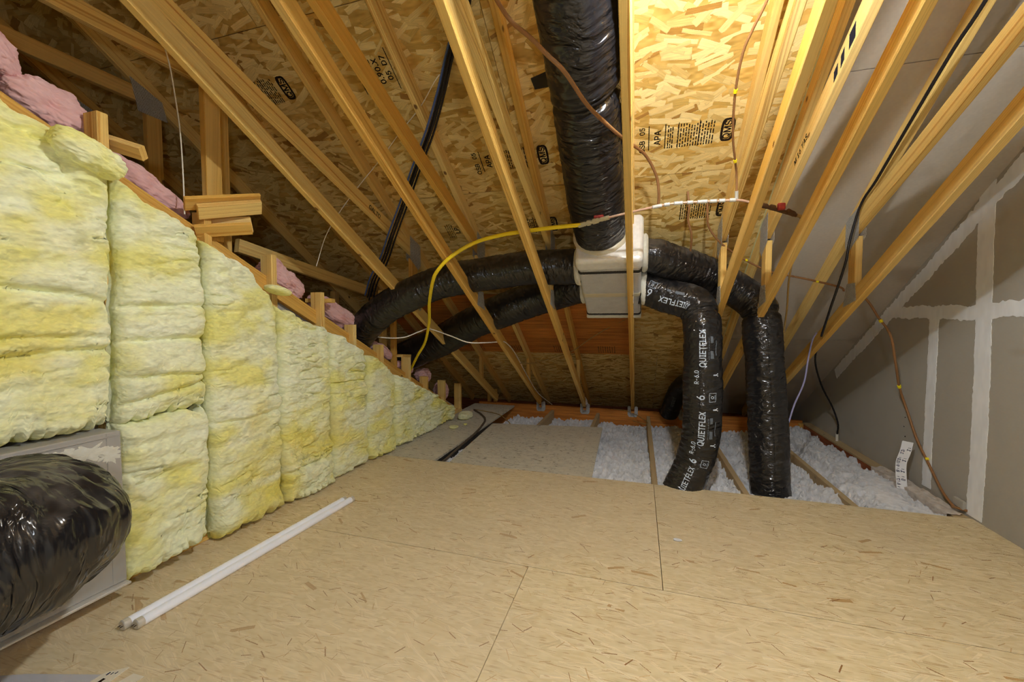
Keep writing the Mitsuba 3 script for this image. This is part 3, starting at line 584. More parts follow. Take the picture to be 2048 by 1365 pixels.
# ---------------------------------------------------------------- ducts
class Duct:
    def __init__(self, P, R, seed, wr=.004, pinch=(), sides=96, ds=.0065, helix=0.0, big=.006, folds=False):
        self.folds = folds
        P = np.asarray(P, float); Rc = np.broadcast_to(np.asarray(R, float), (len(P),))
        C, self.s = spline(np.column_stack([P, Rc]), ds); self.C, self.R = C[:, :3], C[:, 3]
        for _ in range(3): self.C[1:-1] = (self.C[:-2] + 2 * self.C[1:-1] + self.C[2:]) / 4
        self.t, self.a, self.b = frames(self.C); self.seed, self.wr, self.pinch, self.helix, self.big = seed, wr, pinch, helix, big
        self.sides = sides
    def disp(self, s, th):
        c, sn = np.cos(th), np.sin(th); q = np.stack([s * 26, c * 1.3 + self.seed, sn * 1.3], -1); q2 = np.stack([s * 75 + 3 * c, c * 2.6, sn * 2.6 + self.seed], -1); q3 = np.stack([s * 5, c * 1.2, sn * 1.2 + self.seed], -1)
        r1 = 1 - np.abs(meshkit.fbm(q, 2) - .5) * 4; m = meshkit.noise(q3 * 1.7)
        d = self.wr * (r1 - .5) * (.4 + 1.2 * m) + self.wr * .9 * (meshkit.fbm(q2, 3) - .5) + self.big * 2 * (meshkit.noise(q3) - .5)
        if self.folds:      # slack film gathered into ridges that run round the bend
            f = meshkit.noise(np.stack([s * 30 + .8 * meshkit.noise(np.stack([c * 2, sn * 2, s * 3], -1)), c * .9 + 5, sn * .9], -1))
            d = d + .012 * (np.abs(f - .5) ** .7 * 1.6 - .5) * (.5 + meshkit.noise(np.stack([c * 1.5, sn * 1.5, s * 2 + 9], -1)))
        for s0, dep, w in self.pinch: d = d - dep * np.exp(-((s - s0 + .02 * c) / w) ** 2)
        return d
    def mesh(self):
        th = np.arange(self.sides) * 2 * math.pi / self.sides; s, t_ = np.meshgrid(self.s, th, indexing='ij')
        r = self.R[:, None] + self.disp(s, t_)
        V = self.C[:, None] + r[..., None] * (np.cos(t_)[..., None] * self.a[:, None] + np.sin(t_)[..., None] * self.b[:, None])
        m = tube_mesh(V); uv = np.stack([s, t_], -1).reshape(-1, 2); uv = np.vstack([uv, [[0, 0], [self.s[-1], 0]]]); return m, uv
    def build(self, name, label, cat='duct'):
        self.key = thing(name, label, cat); m, uv = self.mesh()
        put('jacket', m, 'black_plastic', self.key, True, uv=uv); return self.key
    def facing(self, s, v):
        k = np.searchsorted(self.s, s); k = min(k, len(self.s) - 1); return math.atan2(np.dot(v, self.b[k]), np.dot(v, self.a[k]))
    def at(self, s, th, up):
        C = np.stack([np.interp(s, self.s, self.C[:, k]) for k in range(3)], -1); A = np.stack([np.interp(s, self.s, self.a[:, k]) for k in range(3)], -1); Bv = np.stack([np.interp(s, self.s, self.b[:, k]) for k in range(3)], -1)
        r = np.interp(s, self.s, self.R) + self.disp(s, th) + up
        return C + r[:, None] * (np.cos(th)[:, None] * A + np.sin(th)[:, None] * Bv)
    def wrap(self, name, m, s0, th0, bsdf, up=.0022, **k):
        """Lays a flat mesh (text along -s, its up towards +theta) onto the jacket."""
        v, f = trimesh.remesh.subdivide_to_size(m.vertices, m.faces, .014); R = float(np.interp(s0, self.s, self.R))
        put(name, trimesh.Trimesh(self.at(s0 - v[:, 0], th0 + v[:, 1] / R, up + np.clip(v[:, 2], 0, .0006)), f, process=False), bsdf, self.key, **k)
    def text(self, txt, h, s0, th0, bsdf='print_white', squeeze=1.0, bold=True, up=.0022):
        m = meshkit.text_mesh(txt, h, .0006, bold); V = np.array(m.vertices); V[:, 0] = (V[:, 0] - V[:, 0].mean()) * squeeze; V[:, 1] -= h / 2
        self.wrap('lettering', trimesh.Trimesh(V, m.faces, process=False), s0, th0, bsdf, up, label=f'white printed lettering {txt}')
    def bars(self, rects, s0, th0, bsdf='print_white', name='printed_mark'):
        for x0, x1, y0, y1 in rects:
            v, f = np.array([(x0, y0, .0003), (x1, y0, .0003), (x1, y1, .0003), (x0, y1, .0003)]), np.array([(0, 1, 2), (0, 2, 3)])
            self.wrap(name, trimesh.Trimesh(v, f, process=False), s0, th0, bsdf)

def collar(name, P0, ax, r, L_, bsdf, parent, seed=0, wob=.006):
    """A ragged ring around a duct end."""
    C = np.asarray(P0, float) + np.linspace(-.5, .5, 9)[:, None] * L_ * nrm(ax); t, a, b = frames(C); th = np.arange(48) * 2 * math.pi / 48
    prof = np.array([0, .6, .9, 1, 1, 1, .9, .6, 0]) * .02
    rr = r - .02 + prof[:, None] + wob * (meshkit.fbm(np.stack(np.broadcast_arrays(np.arange(9)[:, None] * .8, 3 * np.cos(th)[None], 3 * np.sin(th)[None] + seed), -1), 3) - .5) * 2
    V = C[:, None] + rr[..., None] * (np.cos(th)[None, :, None] * a[:, None] + np.sin(th)[None, :, None] * b[:, None])
    return put(name, tube_mesh(V), bsdf, parent, True)

# large duct coming down between the chords
BD = Duct([(-.22, .55, 3.07), (-.24, 1.10, 2.73), (-.247, 1.673, 2.404), (-.255, 2.037, 2.209), (-.260, 2.739, 1.835), (-.25, 3.0, 1.69)], [.175, .172, .165, .162, .172, .16], 3, wr=.0055, pinch=[(1.68, .026, .018)], sides=120)
BD.build('large_duct', 'largest black flexible duct, coming down from the top of the photo into the silver box')
put('tape_tail', trimesh.convex.convex_hull([(-.405, 2.0, 2.36), (-.46, 2.04, 2.37), (-.53, 2.05, 2.36), (-.50, 2.07, 2.35), (-.52, 2.10, 2.33), (-.42, 2.06, 2.31), (-.405, 2.01, 2.33), (-.45, 2.05, 2.33)]), 'black_tape', BD.key, label='loose tail of black tape')

# silver distribution box on the truss chords: bottom face parallel to them
TH = math.atan(.5408); DV, WV = np.array([0, math.cos(TH), -math.sin(TH)]), np.array([0, math.sin(TH), math.cos(TH)])
def boxpt(u, v, w): return np.array([u, 2.80, .118 + .5408 * (RIM - 2.80)]) + v * DV + w * WV
BXL = .76
def rbox(u0, u1, v0, v1, w0, w1, r=.025):
    import manifold3d as m3
    sp = m3.Manifold.sphere(r, 20)
    h = m3.Manifold.batch_hull([sp.translate((u, v, w)) for u in (u0 + r, u1 - r) for v in (v0 + r, v1 - r) for w in (w0 + r, w1 - r)]).to_mesh()
    V = h.vert_properties[:, :3]; O = boxpt(0, 0, 0); return trimesh.Trimesh(O + V[:, :1] * [1, 0, 0] + V[:, 1:2] * DV + V[:, 2:] * WV, h.tri_verts)
PB = thing('distribution_box', 'silver duct distribution box joining the black ducts, on top of the truss chords', 'duct box')
put('body', rbox(-.405, .01, .0, BXL, 0, .36, .022), 'duct_board', PB, 40)
put('foil_wrap', rbox(-.418, .022, -.022, .10, -.012, .375, .034), 'foil', PB, 40, label='shiny foil wrapped around the upper end')
put('tape_band', rbox(-.409, .014, .105, .150, -.0045, .364, .02), 'black_tape', PB, 40, label='black tape band under the foil')
put('tape_band', rbox(-.409, .014, BXL - .075, BXL - .035, -.0045, .364, .02), 'black_tape', PB, 40, label='black tape band near the lower end')
put('tape_band', rbox(-.4085, .0135, .385, .455, -.003, .363, .02), 'clear_tape', PB, 40, label='cloudy clear tape around the middle')
put('end_flange', rbox(-.412, .017, BXL - .028, BXL + .004, -.008, .366, .012), 'mastic', PB, 40, label='white sealed lower edge')
c0 = boxpt(-.25, -.03, .175); collar('sealed_collar', BD.C[np.searchsorted(BD.s, BD.s[-1] - .13)], BD.t[-8], .186, .06, 'clear_tape', PB, 2)
for (u, v, w, r) in ((-.425, .24, .14, .138), (-.425, .56, .19, .15), (.030, .24, .235, .134), (.030, .48, .10, .132)):
    collar('sealed_collar', boxpt(u, v, w), (1, 0, 0), r, .05, 'mastic', PB, int(abs(u * v) * 100))

r_ = .128
a0 = boxpt(-.40, .24, .14); b0 = boxpt(-.40, .56, .19)
L1 = Duct([a0, a0 + [-.10, .0, .0], (-.78, 3.05, 1.56), (-1.10, 3.04, 1.53), (-1.45, 3.0, 1.48), (-1.72, 2.97, 1.385), (-2.02, 2.99, 1.25), (-2.30, 3.06, 1.06), (-2.55, 3.2, .82)], r_, 5, wr=.004, pinch=[(.03, .012, .02)])
L1.build('flexible_duct', 'upper black flexible duct leaving the left side of the silver box')
L2 = Duct([b0, b0 + [-.12, .04, -.01], (-.80, 3.57, 1.375), (-1.2, 3.60, 1.25), (-1.60, 3.76, 1.115), (-1.95, 3.93, .965), (-2.45, 4.0, .77)], [.15, .15, .15, .15, .155, .16, .16], 8, wr=.004)
L2.build('flexible_duct', 'lower black flexible duct running left behind the truss chords under the upper one')
c1 = boxpt(.01, .24, .235); d1 = boxpt(.01, .48, .10)
R1 = Duct([c1, c1 + [.06, .01, -.006], (.21, 3.20, 1.585), (.428, 3.34, 1.52), (.61, 3.42, 1.435), (.765, 3.43, 1.33), (.832, 3.40, 1.235), (.848, 3.378, 1.09), (.862, 3.367, .88), (.889, 3.382, .593), (.905, 3.348, .239), (.911, 3.302, -.09)], .124, 11, wr=.0058, pinch=[(.05, .020, .03), (1.06, .016, .014)])
R1.build('flexible_duct', 'plain black flexible duct bending down at the right into the white insulation')
R2 = Duct([d1, d1 + [.06, .0, -.012], (.20, 3.24, 1.345), (.365, 3.21, 1.292), (.406, 3.185, 1.222), (.421, 3.145, 1.10), (.425, 3.131, .892), (.432, 3.139, .612), (.428, 3.147, .362), (.394, 3.158, .177), (.335, 3.14, .02), (.30, 3.13, -.06)], .124, 14, wr=.0055, pinch=[(.50, .017, .013)])
R2.build('flexible_duct', 'black flexible duct with white QUIETFLEX lettering standing before the eave')
R3 = Duct([(.36, 5.34, .035), (.395, 5.25, .17), (.45, 5.10, .37), (.56, 4.95, .50), (.74, 4.82, .58)], .105, 17, wr=.004)
R3.build('flexible_duct', 'dark black flexible duct half hidden behind the lettered one, resting on the rim board')

view = lambda P: nrm(EYE - np.asarray(P))
def s_at_z(D, z):   # arclength where the falling part passes height z
    k = len(D.s) - 1 - np.searchsorted(D.C[::-1, 2], z); return float(D.s[k])
def th_px(D, s, dx): return D.facing(s, view(D.at(np.array([s]), np.array([0.0]), 0)[0])) - math.asin(np.clip(dx, -1, 1))
def emblem(D, s, th, w=.062, h=.05):
    e = .0028; D.bars([(-w / 2, w / 2, -h / 2, -h / 2 + e), (-w / 2, w / 2, h / 2 - e, h / 2), (-w / 2, -w / 2 + e, -h / 2, h / 2), (w / 2 - e, w / 2, -h / 2, h / 2)], s, th)
    ring = trimesh.creation.annulus(.006, .010, .0005, sections=20); D.wrap('printed_mark', ring, s, th + .02, 'print_white')
    D.bars([(-.022, -.010, -.018, -.015), (-.012, .018, -.020, -.010), (.010, .022, .012, .018), (-.024, -.016, .014, .018)], s, th, 'print_dim')
def fineprint(D, s, th):
    rr = random.Random(int(s * 100)); R = []
    for line in range(4):
        x = -.075
        while x < .06:
            w = rr.uniform(.006, .02); R.append((x, min(x + w, .065), -.004 - line * .0 + 0, .0)) if line == 0 else None; x += w + .004
    D.bars([(a, b, c, d) for a, b, c, d in R], s, th - .30, 'print_dim')
    D.bars([(-.07, -.02, -.011, .011), (.03, .07, -.008, .010)], s, th - .47, 'print_dim'); D.bars([(-.05, .045, -.003, .003)], s, th - .70, 'print_dim')
def arrow(D, s, th): D.bars([(-.004, .004, -.02, .01), (-.010, -.004, -.028, -.018), (.004, .010, -.028, -.018)], s, th)
def run(D, z_name, z_r, z_6, name_h=.030):
    s = s_at_z(D, z_name); D.text('QUIETFLEX', .038, s, th_px(D, s, .0), squeeze=.80); fineprint(D, s, th_px(D, s, .0))
    s = s_at_z(D, z_r); D.text('R-6.0', .028, s, th_px(D, s, -.30), squeeze=.85)
    s = s_at_z(D, z_6); D.text('6', .046, s, th_px(D, s, -.10)); emblem(D, s, th_px(D, s, .50))
run(R2, .975, .795, .65); run(R2, .44, .295, .195)
for z in (.80, .565, .33): s = s_at_z(R2, z); arrow(R2, s, th_px(R2, s, .58))
s = s_at_z(R2, .05); R2.text('QUIETFLEX', .034, s, th_px(R2, s, .0), squeeze=.8)
s = .29; R2.text('QUIETFLEX', .040, s, R2.facing(s, view((.2, 3.2, 1.3))) + .30, squeeze=.78); R2.bars([(-.03, .03, -.010, .010), (.06, .085, -.008, .008)], s, R2.facing(s, view((.2, 3.2, 1.3))) - .28, 'print_dim')
s = .10; R2.text('6', .05, s, R2.facing(s, view((.1, 3.2, 1.35))) + .2); emblem(R2, s - .0, R2.facing(s, view((.1, 3.2, 1.35))) - .28)
s = .30; R3.text('QUIETFLEX', .030, s, R3.facing(s, view((.4, 5.2, .3))), 'print_dim', .7)

# zip ties at the elbows
for D, z in ((R1, 1.10), (R2, 1.13)):
    pass
put('tie_tail', trimesh.convex.convex_hull([(.86, 3.33, 1.16), (.90, 3.33, 1.155), (.93, 3.34, 1.19), (.90, 3.35, 1.20), (.87, 3.36, 1.17)]), 'black_tape', R1.key)
st = [(-2.06, 2.90, 1.36), (-2.09, 2.92, 1.30), (-2.13, 2.95, 1.20), (-2.10, 3.02, 1.10)]
sL = float(L1.s[np.argmin(np.abs(L1.C[:, 0] + 2.10))]); th = np.linspace(0, 2 * math.pi, 60); V = L1.at(np.full(60, sL), th, .004); V2 = L1.at(np.full(60, sL + .035), th, .004)
n = 60; F = np.vstack([[(i, i + 1, n + i + 1), (i, n + i + 1, n + i)] for i in range(n - 1)]).reshape(-1, 3); put('hanger_strap', trimesh.Trimesh(np.vstack([V, V2]), F, process=False), 'black_tape', L1.key, True, label='black strap around the bend')

# ---------------------------------------------------------------- metal box and elbow on the left wall
MB = thing('sheet_metal_box', 'galvanized sheet metal duct box set in the insulated wall, lower left', 'duct box')
put('body', cbox(-2.16, -2.040, -.35, 1.146, .078, .712, .004), 'sheet_metal', MB)
put('top_seam', cbox(-2.05, -2.036, -.35, 1.143, .690, .697, .002), 'sheet_metal', MB)
put('bottom_flange', cbox(-2.16, -2.012, -.35, 1.150, .066, .0775, .003), 'aluminium', MB, label='pale folded bottom flange')
put('edge_tape', cbox(-2.06, -2.0375, 1.10, 1.148, .08, .71, .002), 'sheet_metal', MB)
put_bar('box_support', (-2.135, -.35, .043), (-2.135, 1.10, .043), (1, 0, 0), .060, .044, label='timber block under the sheet metal box', cat='block')
EL = Duct([(-2.039, .815, .485), (-1.96, .815, .487), (-1.86, .80, .490), (-1.76, .73, .498), (-1.71, .57, .512), (-1.69, .36, .525), (-1.69, .1, .53), (-1.69, -.35, .53), (-1.69, -.9, .53)], [.208, .218, .224, .222, .216, .21, .205, .205, .205], 21, wr=.013, big=.006, sides=160, ds=.005, folds=True)
EL.build('elbow_duct', 'large crumpled black duct elbow bulging out of the metal box at the lower left')
rr = np.random.default_rng(3)
def smear(cy, cz, w, h, seed):
    th = np.linspace(0, 2 * math.pi, 60, endpoint=False); r = np.clip(.1 + 1.9 * meshkit.fbm(np.stack([np.cos(th) * 4, np.sin(th) * 4, th * 0 + seed], -1), 4), .25, 1.6)
    y, z = cy + w * r * np.cos(th), cz + h * r * np.sin(th)
    V = np.vstack([np.stack([np.full(60, -2.0372), y, z], 1), np.stack([np.full(60, -2.041), y, z], 1), [[-2.0355, cy, cz]]]); k = np.arange(60)
    F = np.vstack([np.stack([k, (k + 1) % 60, np.full(60, 120)], 1), np.stack([k, k + 60, (k + 1) % 60], 1), np.stack([(k + 1) % 60, k + 60, (k + 1) % 60 + 60], 1)])
    put('mastic_smear', trimesh.Trimesh(V, F, process=False), 'mastic', MB)
for a in ((.98, .655, .05, .022, 1), (1.04, .645, .06, .026, 2), (1.10, .62, .035, .03, 3), (.93, .665, .035, .02, 4), (.84, .68, .02, .012, 5)): smear(*a)
smear(.80, .662, .04, .018, 6); smear(.9, .655, .05, .016, 7)

# ---------------------------------------------------------------- gas line, cables
GH = thing('gas_hose', 'bright yellow gas hose hanging from the brass valve down to the wall top', 'hose')
wire('hose', [(-2.24, 3.77, .66), (-2.08, 3.63, .818), (-1.92, 3.492, .961), (-1.745, 3.25, 1.152), (-1.58, 2.95, 1.30), (-1.41, 2.68, 1.43), (-1.32, 2.58, 1.50), (-1.20, 2.545, 1.588), (-1.057, 2.60, 1.680), (-.863, 2.564, 1.712), (-.658, 2.543, 1.725), (-.498, 2.532, 1.732), (-.335, 2.522, 1.735)], .0125, 'yellow_hose', .012, 12, GH)
GV = thing('gas_valve', 'brass valve with a red handle between the yellow hose and the copper pipe', 'valve')
def cyl(A, Bp, r, sections=16): return trimesh.creation.cylinder(r, segment=[A, Bp], sections=sections)
va, vb = np.array((-.335, 2.522, 1.735)), np.array((-.182, 2.483, 1.756)); vd = vb - va
put('nut', cyl(va - .02 * nrm(vd), va + .16 * vd, .0145, 6), 'brass', GV); put('nut', cyl(va + .22 * vd, va + .36 * vd, .017, 6), 'brass', GV)
put('valve_body', cyl(va + .1 * vd, vb, .011), 'brass', GV); put('nut', cyl(va + .44 * vd, va + .66 * vd, .0165, 6), 'brass', GV); put('nut', cyl(va + .76 * vd, vb + .05 * vd, .013, 6), 'brass', GV)
put('handle', cbox(-.262, -.205, 2.492, 2.504, 1.762, 1.779, .004), 'red_handle', GV, label='red handle')
GP = thing('gas_pipe', 'thin copper pipe with silvery solder running right from the brass valve across the chords', 'pipe')
gp = [(-.182, 2.483, 1.756), (-.067, 2.457, 1.769), (.049, 2.434, 1.782), (.164, 2.418, 1.791), (.299, 2.419, 1.790), (.396, 2.422, 1.788), (.479, 2.427, 1.786), (.541, 2.446, 1.775), (.60, 2.472, 1.762)]
wire('pipe', gp, .0065, 'copper', .012, 10, GP)
for k, (x0, L_) in enumerate(((.06, .05), (.12, .03), (.17, .045), (.235, .03), (.285, .05), (.345, .035), (.39, .03), (.44, .03))):
    P, _ = spline(gp, .005); i = np.argmin(np.abs(P[:, 0] - x0)); j = np.argmin(np.abs(P[:, 0] - x0 - L_)); C = P[i:j + 1]
    t, a, b = frames(C); thh = np.arange(12) * math.pi / 6; rr_ = .0085 + .003 * meshkit.fbm(np.stack(np.broadcast_arrays(np.arange(len(C))[:, None] * .9, 2 * np.cos(thh)[None], 2 * np.sin(thh)[None] + k), -1), 3)
    put('solder_lump', tube_mesh(C[:, None] + rr_[..., None] * (np.cos(thh)[None, :, None] * a[:, None] + np.sin(thh)[None, :, None] * b[:, None])), 'solder', GP, True)
GV2 = thing('gas_valve', 'tarnished valve with a dull red handle at the right end of the copper pipe', 'valve')
P = np.array([(.60, 2.472, 1.762), (.644, 2.488, 1.753), (.676, 2.498, 1.747), (.734, 2.523, 1.734), (.782, 2.554, 1.717)])
put('nut', cyl(P[0], P[0] + .6 * (P[1] - P[0]), .014, 6), 'old_brass', GV2); put('valve_body', cyl(P[0], P[4], .010), 'old_brass', GV2); put('nut', cyl(P[1], P[2] - .3 * (P[2] - P[1]), .015, 6), 'old_brass', GV2)
put('nut', cyl(P[3], P[3] + .7 * (P[4] - P[3]), .0155, 6), 'old_brass', GV2); put('handle', cbox(.678, .716, 2.488, 2.503, 1.735, 1.772, .005), 'red_handle', GV2, label='dull red handle')
wire('gas_pipe', [(.782, 2.554, 1.717), (.81, 2.575, 1.712), (.835, 2.61, 1.69), (.845, 2.66, 1.66)], .009, 'tan_cable', .01, 10, label='short bent tan pipe stub leaving the tarnished valve', cat='pipe')
P = [(.475, 2.43, 1.79), (.461, 2.374, 1.898), (.436, 2.289, 1.945), (.40, 2.16, 2.014), (.372, 1.985, 2.109), (.367, 1.841, 2.187), (.383, 1.766, 2.228), (.405, 1.698, 2.264), (.43, 1.60, 2.32), (.50, 1.45, 2.42)]
BP = thing('brown_tube', 'thin brown tube with yellow marks rising from the soldered tee in the copper pipe', 'tube')
wire('tube', P, .005, 'brown_cable', .015, 8, BP); put('solder_tee', cyl(P[0], np.array(P[0]) + .35 * (np.array(P[1]) - P[0]), .0085), 'solder', BP)
def mark(D, C, ax, r=.0075, L_=.016): put('yellow_mark', cyl(np.asarray(C) - .5 * L_ * nrm(ax), np.asarray(C) + .5 * L_ * nrm(ax), r), 'yellow_mark', D)
mark(BP, (.4375, 2.295, 1.942), (.03, .1, -.06)); mark(BP, (.3705, 1.97, 2.117), (.0, .1, -.06))
wire('brown_cable', [(-.62, 1.56, 2.55), (-.557, 1.569, 2.425), (-.491, 1.584, 2.32), (-.411, 1.583, 2.239), (-.345, 1.589, 2.166), (-.286, 1.636, 2.118), (-.218, 1.79, 2.06), (-.15, 1.988, 2.057), (-.102, 2.161, 2.074), (-.069, 2.33, 2.109), (.02, 2.545, 2.112), (.086, 2.688, 2.039), (.106, 2.75, 1.95), (.106, 2.792, 1.89)], .0085, 'brown_cable', .012, 10, label='brown cable slanting across the large duct and behind the upright chord', cat='cable')
wire('brown_cable', [(.29, 2.95, 2.0), (.301, 2.955, 1.899), (.301, 3.004, 1.83), (.33, 3.061, 1.741), (.337, 3.163, 1.657), (.33, 3.2, 1.62)], .007, 'brown_cable', .012, 8, label='short dark cable hanging straight down above the right ducts, left one', cat='cable')
B3 = thing('brown_cable', 'dark cable hanging below the copper pipe then running right to the rightmost truss', 'cable')
wire('cable', [(.41, 2.96, 1.93), (.416, 2.988, 1.85), (.435, 3.042, 1.78), (.515, 3.114, 1.690), (.657, 3.206, 1.600), (.836, 3.309, 1.518), (.937, 3.338, 1.49), (1.118, 3.338, 1.443), (1.292, 3.337, 1.388), (1.32, 3.35, 1.363)], .0068, 'brown_cable', .012, 8, B3)
mark(B3, (.70, 3.23, 1.58), (.16, .09, -.08)); mark(B3, (1.16, 3.338, 1.43), (.18, 0, -.05))
B4 = thing('brown_tube', 'long brown tube with yellow marks drooping down the right wall to its foot', 'tube')
wire('tube', [(1.40, 3.50, 1.36), (1.506, 3.503, 1.319), (1.587, 3.50, 1.186), (1.655, 3.49, 1.062), (1.72, 3.55, .865), (1.80, 3.66, .69), (1.86, 3.689, .536), (1.874, 3.574, .33), (1.876, 3.443, .197), (1.870, 3.298, .075), (1.85, 3.16, .03)], .0075, 'brown_cable', .014, 10, B4)
mark(B4, (1.60, 3.497, 1.162), (.07, 0, -.14), .011, .02); mark(B4, (1.80, 3.66, .69), (.08, .1, -.17), .011, .022); mark(B4, (1.8785, 3.47, .227), (0, -.13, -.15), .009, .015)
put('pipe_stub', cyl((1.845, 3.165, .028), (1.888, 3.11, .030), .0075, 10), 'brown_cable', B4)
BC = thing('black_cable', 'black cable running down along the rightmost truss to the ledge of the right wall', 'cable')
wire('cable', [(1.24, 1.7, 2.62), (1.246, 2.098, 2.383), (1.246, 2.283, 2.289), (1.256, 2.642, 2.081), (1.262, 2.862, 1.951), (1.266, 3.036, 1.859), (1.246, 3.107, 1.665), (1.226, 3.11, 1.512), (1.206, 3.246, 1.235), (1.256, 3.50, 1.063), (1.36, 3.80, 1.04), (1.50, 4.30, .815), (1.65, 4.56, .555), (1.78, 4.657, .337), (1.83, 4.66, .18), (1.85, 4.72, .06)], .0075, 'black_cable', .014, 8, BC)
put('cable_end', cyl((1.85, 4.72, -.001), (1.85, 4.72, .07), .012, 10), 'white_cable', BC)
wire('lilac_cable', [(1.245, 3.56, 1.075), (1.235, 3.60, 1.02), (1.25, 3.71, .882), (1.2, 3.631, .698), (1.1, 3.50, .545), (1.05, 3.46, .40), (1.0, 3.42, .30), (.98, 3.42, .12), (1.0, 3.45, -.08)], .006, 'lilac_cable', .014, 8, label='pale lilac cable hanging left of the black one behind the plain duct', cat='cable')
wire('tan_wire', [(.95, 3.09, 1.66), (.95, 3.101, 1.617), (.95, 3.195, 1.435), (.972, 3.293, 1.238), (1.0, 3.46, 1.024), (1.0, 3.502, .875), (1.0, 3.58, .5), (1.0, 3.6, -.08)], .006, 'tan_cable', .014, 8, label='tan cord hanging straight down just right of the plain vertical duct', cat='wire')
CB = thing('cable_bundle', 'bundle of black cables hanging slantwise between the left trusses', 'cables')
P = np.array([(-.66, 1.55, 2.60), (-.75, 1.75, 2.56), (-.95, 2.021, 2.565), (-1.08, 2.164, 2.445), (-1.185, 2.226, 2.268), (-1.33, 2.33, 2.125), (-1.6, 2.609, 1.985), (-1.78, 2.738, 1.804), (-1.95, 2.876, 1.645), (-2.1, 2.953, 1.499), (-2.2, 3.02, 1.36)])
for k, (dx, dz, mt) in enumerate(((0, 0, 'black_cable'), (.014, .004, 'black_cable'), (-.010, .010, 'cable_highlight'), (.006, -.012, 'black_cable'), (.024, -.006, 'black_cable'))):  # the blue strand is a painted highlight along the bundle
    w = np.linspace(.7, 1.9, len(P))[:, None]; wire('cable', P + w * np.array([dx, dx * .3, dz]), .0065, mt, .02, 7, CB)
wire('thin_wire', [(-1.0, 2.0, 2.43), (-1.05, 2.034, 2.416), (-1.25, 2.242, 2.417), (-1.45, 2.346, 2.343), (-1.68, 2.466, 2.243), (-1.95, 2.499, 2.027), (-2.1, 2.445, 1.783), (-2.2, 2.442, 1.55)], .003, 'white_cable', .02, 6, label='thin pale wire branching left from the black cable bundle', cat='wire')
wire('thin_wire', [(-2.25, 1.50, 2.57), (-2.25, 1.539, 2.444), (-2.25, 1.561, 2.299), (-2.24, 1.572, 2.13), (-2.22, 1.565, 1.901), (-2.2, 1.551, 1.70)], .0032, 'white_cable', .02, 6, label='thin wire hanging down to the timber offcuts on the wall', cat='wire')
wire('white_cable', [(-2.27, 3.10, 1.04), (-2.15, 3.191, 1.012), (-2.0, 3.255, 1.015), (-1.90, 3.34, 1.062), (-1.82, 3.39, 1.088), (-1.6, 3.361, 1.03), (-1.4, 3.285, .979), (-1.31, 3.443, .968), (-1.272, 3.71, .962), (-1.226, 3.80, .955), (-1.226, 4.105, .838), (-1.226, 4.501, .60), (-1.2, 5.026, .27), (-1.1, 5.445, .040)], .0055, 'white_cable', .016, 8, label='white cable looping from the pink insulation to the second truss and down to the rim', cat='cable')
wire('tan_wire', [(-1.23, 4.32, .70), (-1.1, 4.40, .70), (-.95, 4.45, .742), (-.69, 4.42, .832), (-.5, 4.40, .965), (-.3, 4.35, 1.09), (-.08, 4.2, 1.20), (.1, 4.238, 1.307), (.2, 4.2, 1.36)], .0045, 'tan_cable', .02, 7, label='thin tan wire strung between the lower chords under the silver box', cat='wire')
wire('grey_cable', [(-2.02, 4.95, .012), (-1.85, 4.75, .012), (-1.70, 4.50, .012), (-1.63, 4.2, .012), (-1.594, 3.9, .004), (-1.59, 3.6, -.01), (-1.572, 3.3, -.02), (-1.56, 3.12, -.02)], .011, 'grey_cable', .016, 10, label='thick grey cable curving over the dusty strip into the gap beside the loose panel', cat='cable')
wire('tan_wire', [(-2.05, 5.0, .008), (-1.85, 4.93, .008), (-1.663, 4.833, .008), (-1.53, 4.68, .005), (-1.40, 4.50, -.01), (-1.36, 4.45, -.05)], .005, 'tan_cable', .016, 8, label='thin tan wire over the far end of the dusty strip', cat='wire')
wire('tan_wire', [(-.30, 5.44, .030), (-.156, 5.43, .022), (-.031, 5.35, .0), (.08, 5.15, -.02), (.12, 5.0, -.018)], .0045, 'tan_cable', .014, 8, label='thin tan wire drooping from the rim board to the end of a floor joist', cat='wire')
wire('tan_wire', [(-.05, 5.2, -.05), (.03, 5.1, -.045), (.108, 5.05, -.045)], .0045, 'tan_cable', .014, 8, label='short level tan wire above the white insulation left of the joist end', cat='wire')

# ---------------------------------------------------------------- tubes, ruler, plastic, paper
def lamp_tube(A, B_, label):
    A, B_ = np.asarray(A, float), np.asarray(B_, float); d = nrm(B_ - A); t = thing('fluorescent_tube', label, 'tube')
    put('glass', cyl(A + .02 * d, B_ - .02 * d, .0185, 32), 'tube_glass', t, 40)
    for P, s in ((A, 1), (B_, -1)):
        prof = np.array([(.0001, 0), (.0165, 0), (.019, .003), (.019, .022), (.0187, .024)]); m = trimesh.creation.revolve(prof, sections=32); m.apply_transform(trimesh.geometry.align_vectors([0, 0, 1], s * d)); m.apply_translation(P)
        e = put('end_cap', m, 'aluminium', t, 30, label='metal end cap')
        o = nrm(np.cross(d, [0, 0, 1]))
        for q in (-1, 1): put('pin', cyl(P + q * .006 * o - s * .008 * d, P + q * .006 * o + .002 * s * d, .0017, 8), 'dark_metal', e)
lamp_tube((-1.838, 1.011, .0192), (-1.786, 2.189, .0192), 'white fluorescent tube lying nearer the insulated wall')
lamp_tube((-1.795, 1.030, .0192), (-1.744, 2.209, .0192), 'white fluorescent tube lying farther from the insulated wall')

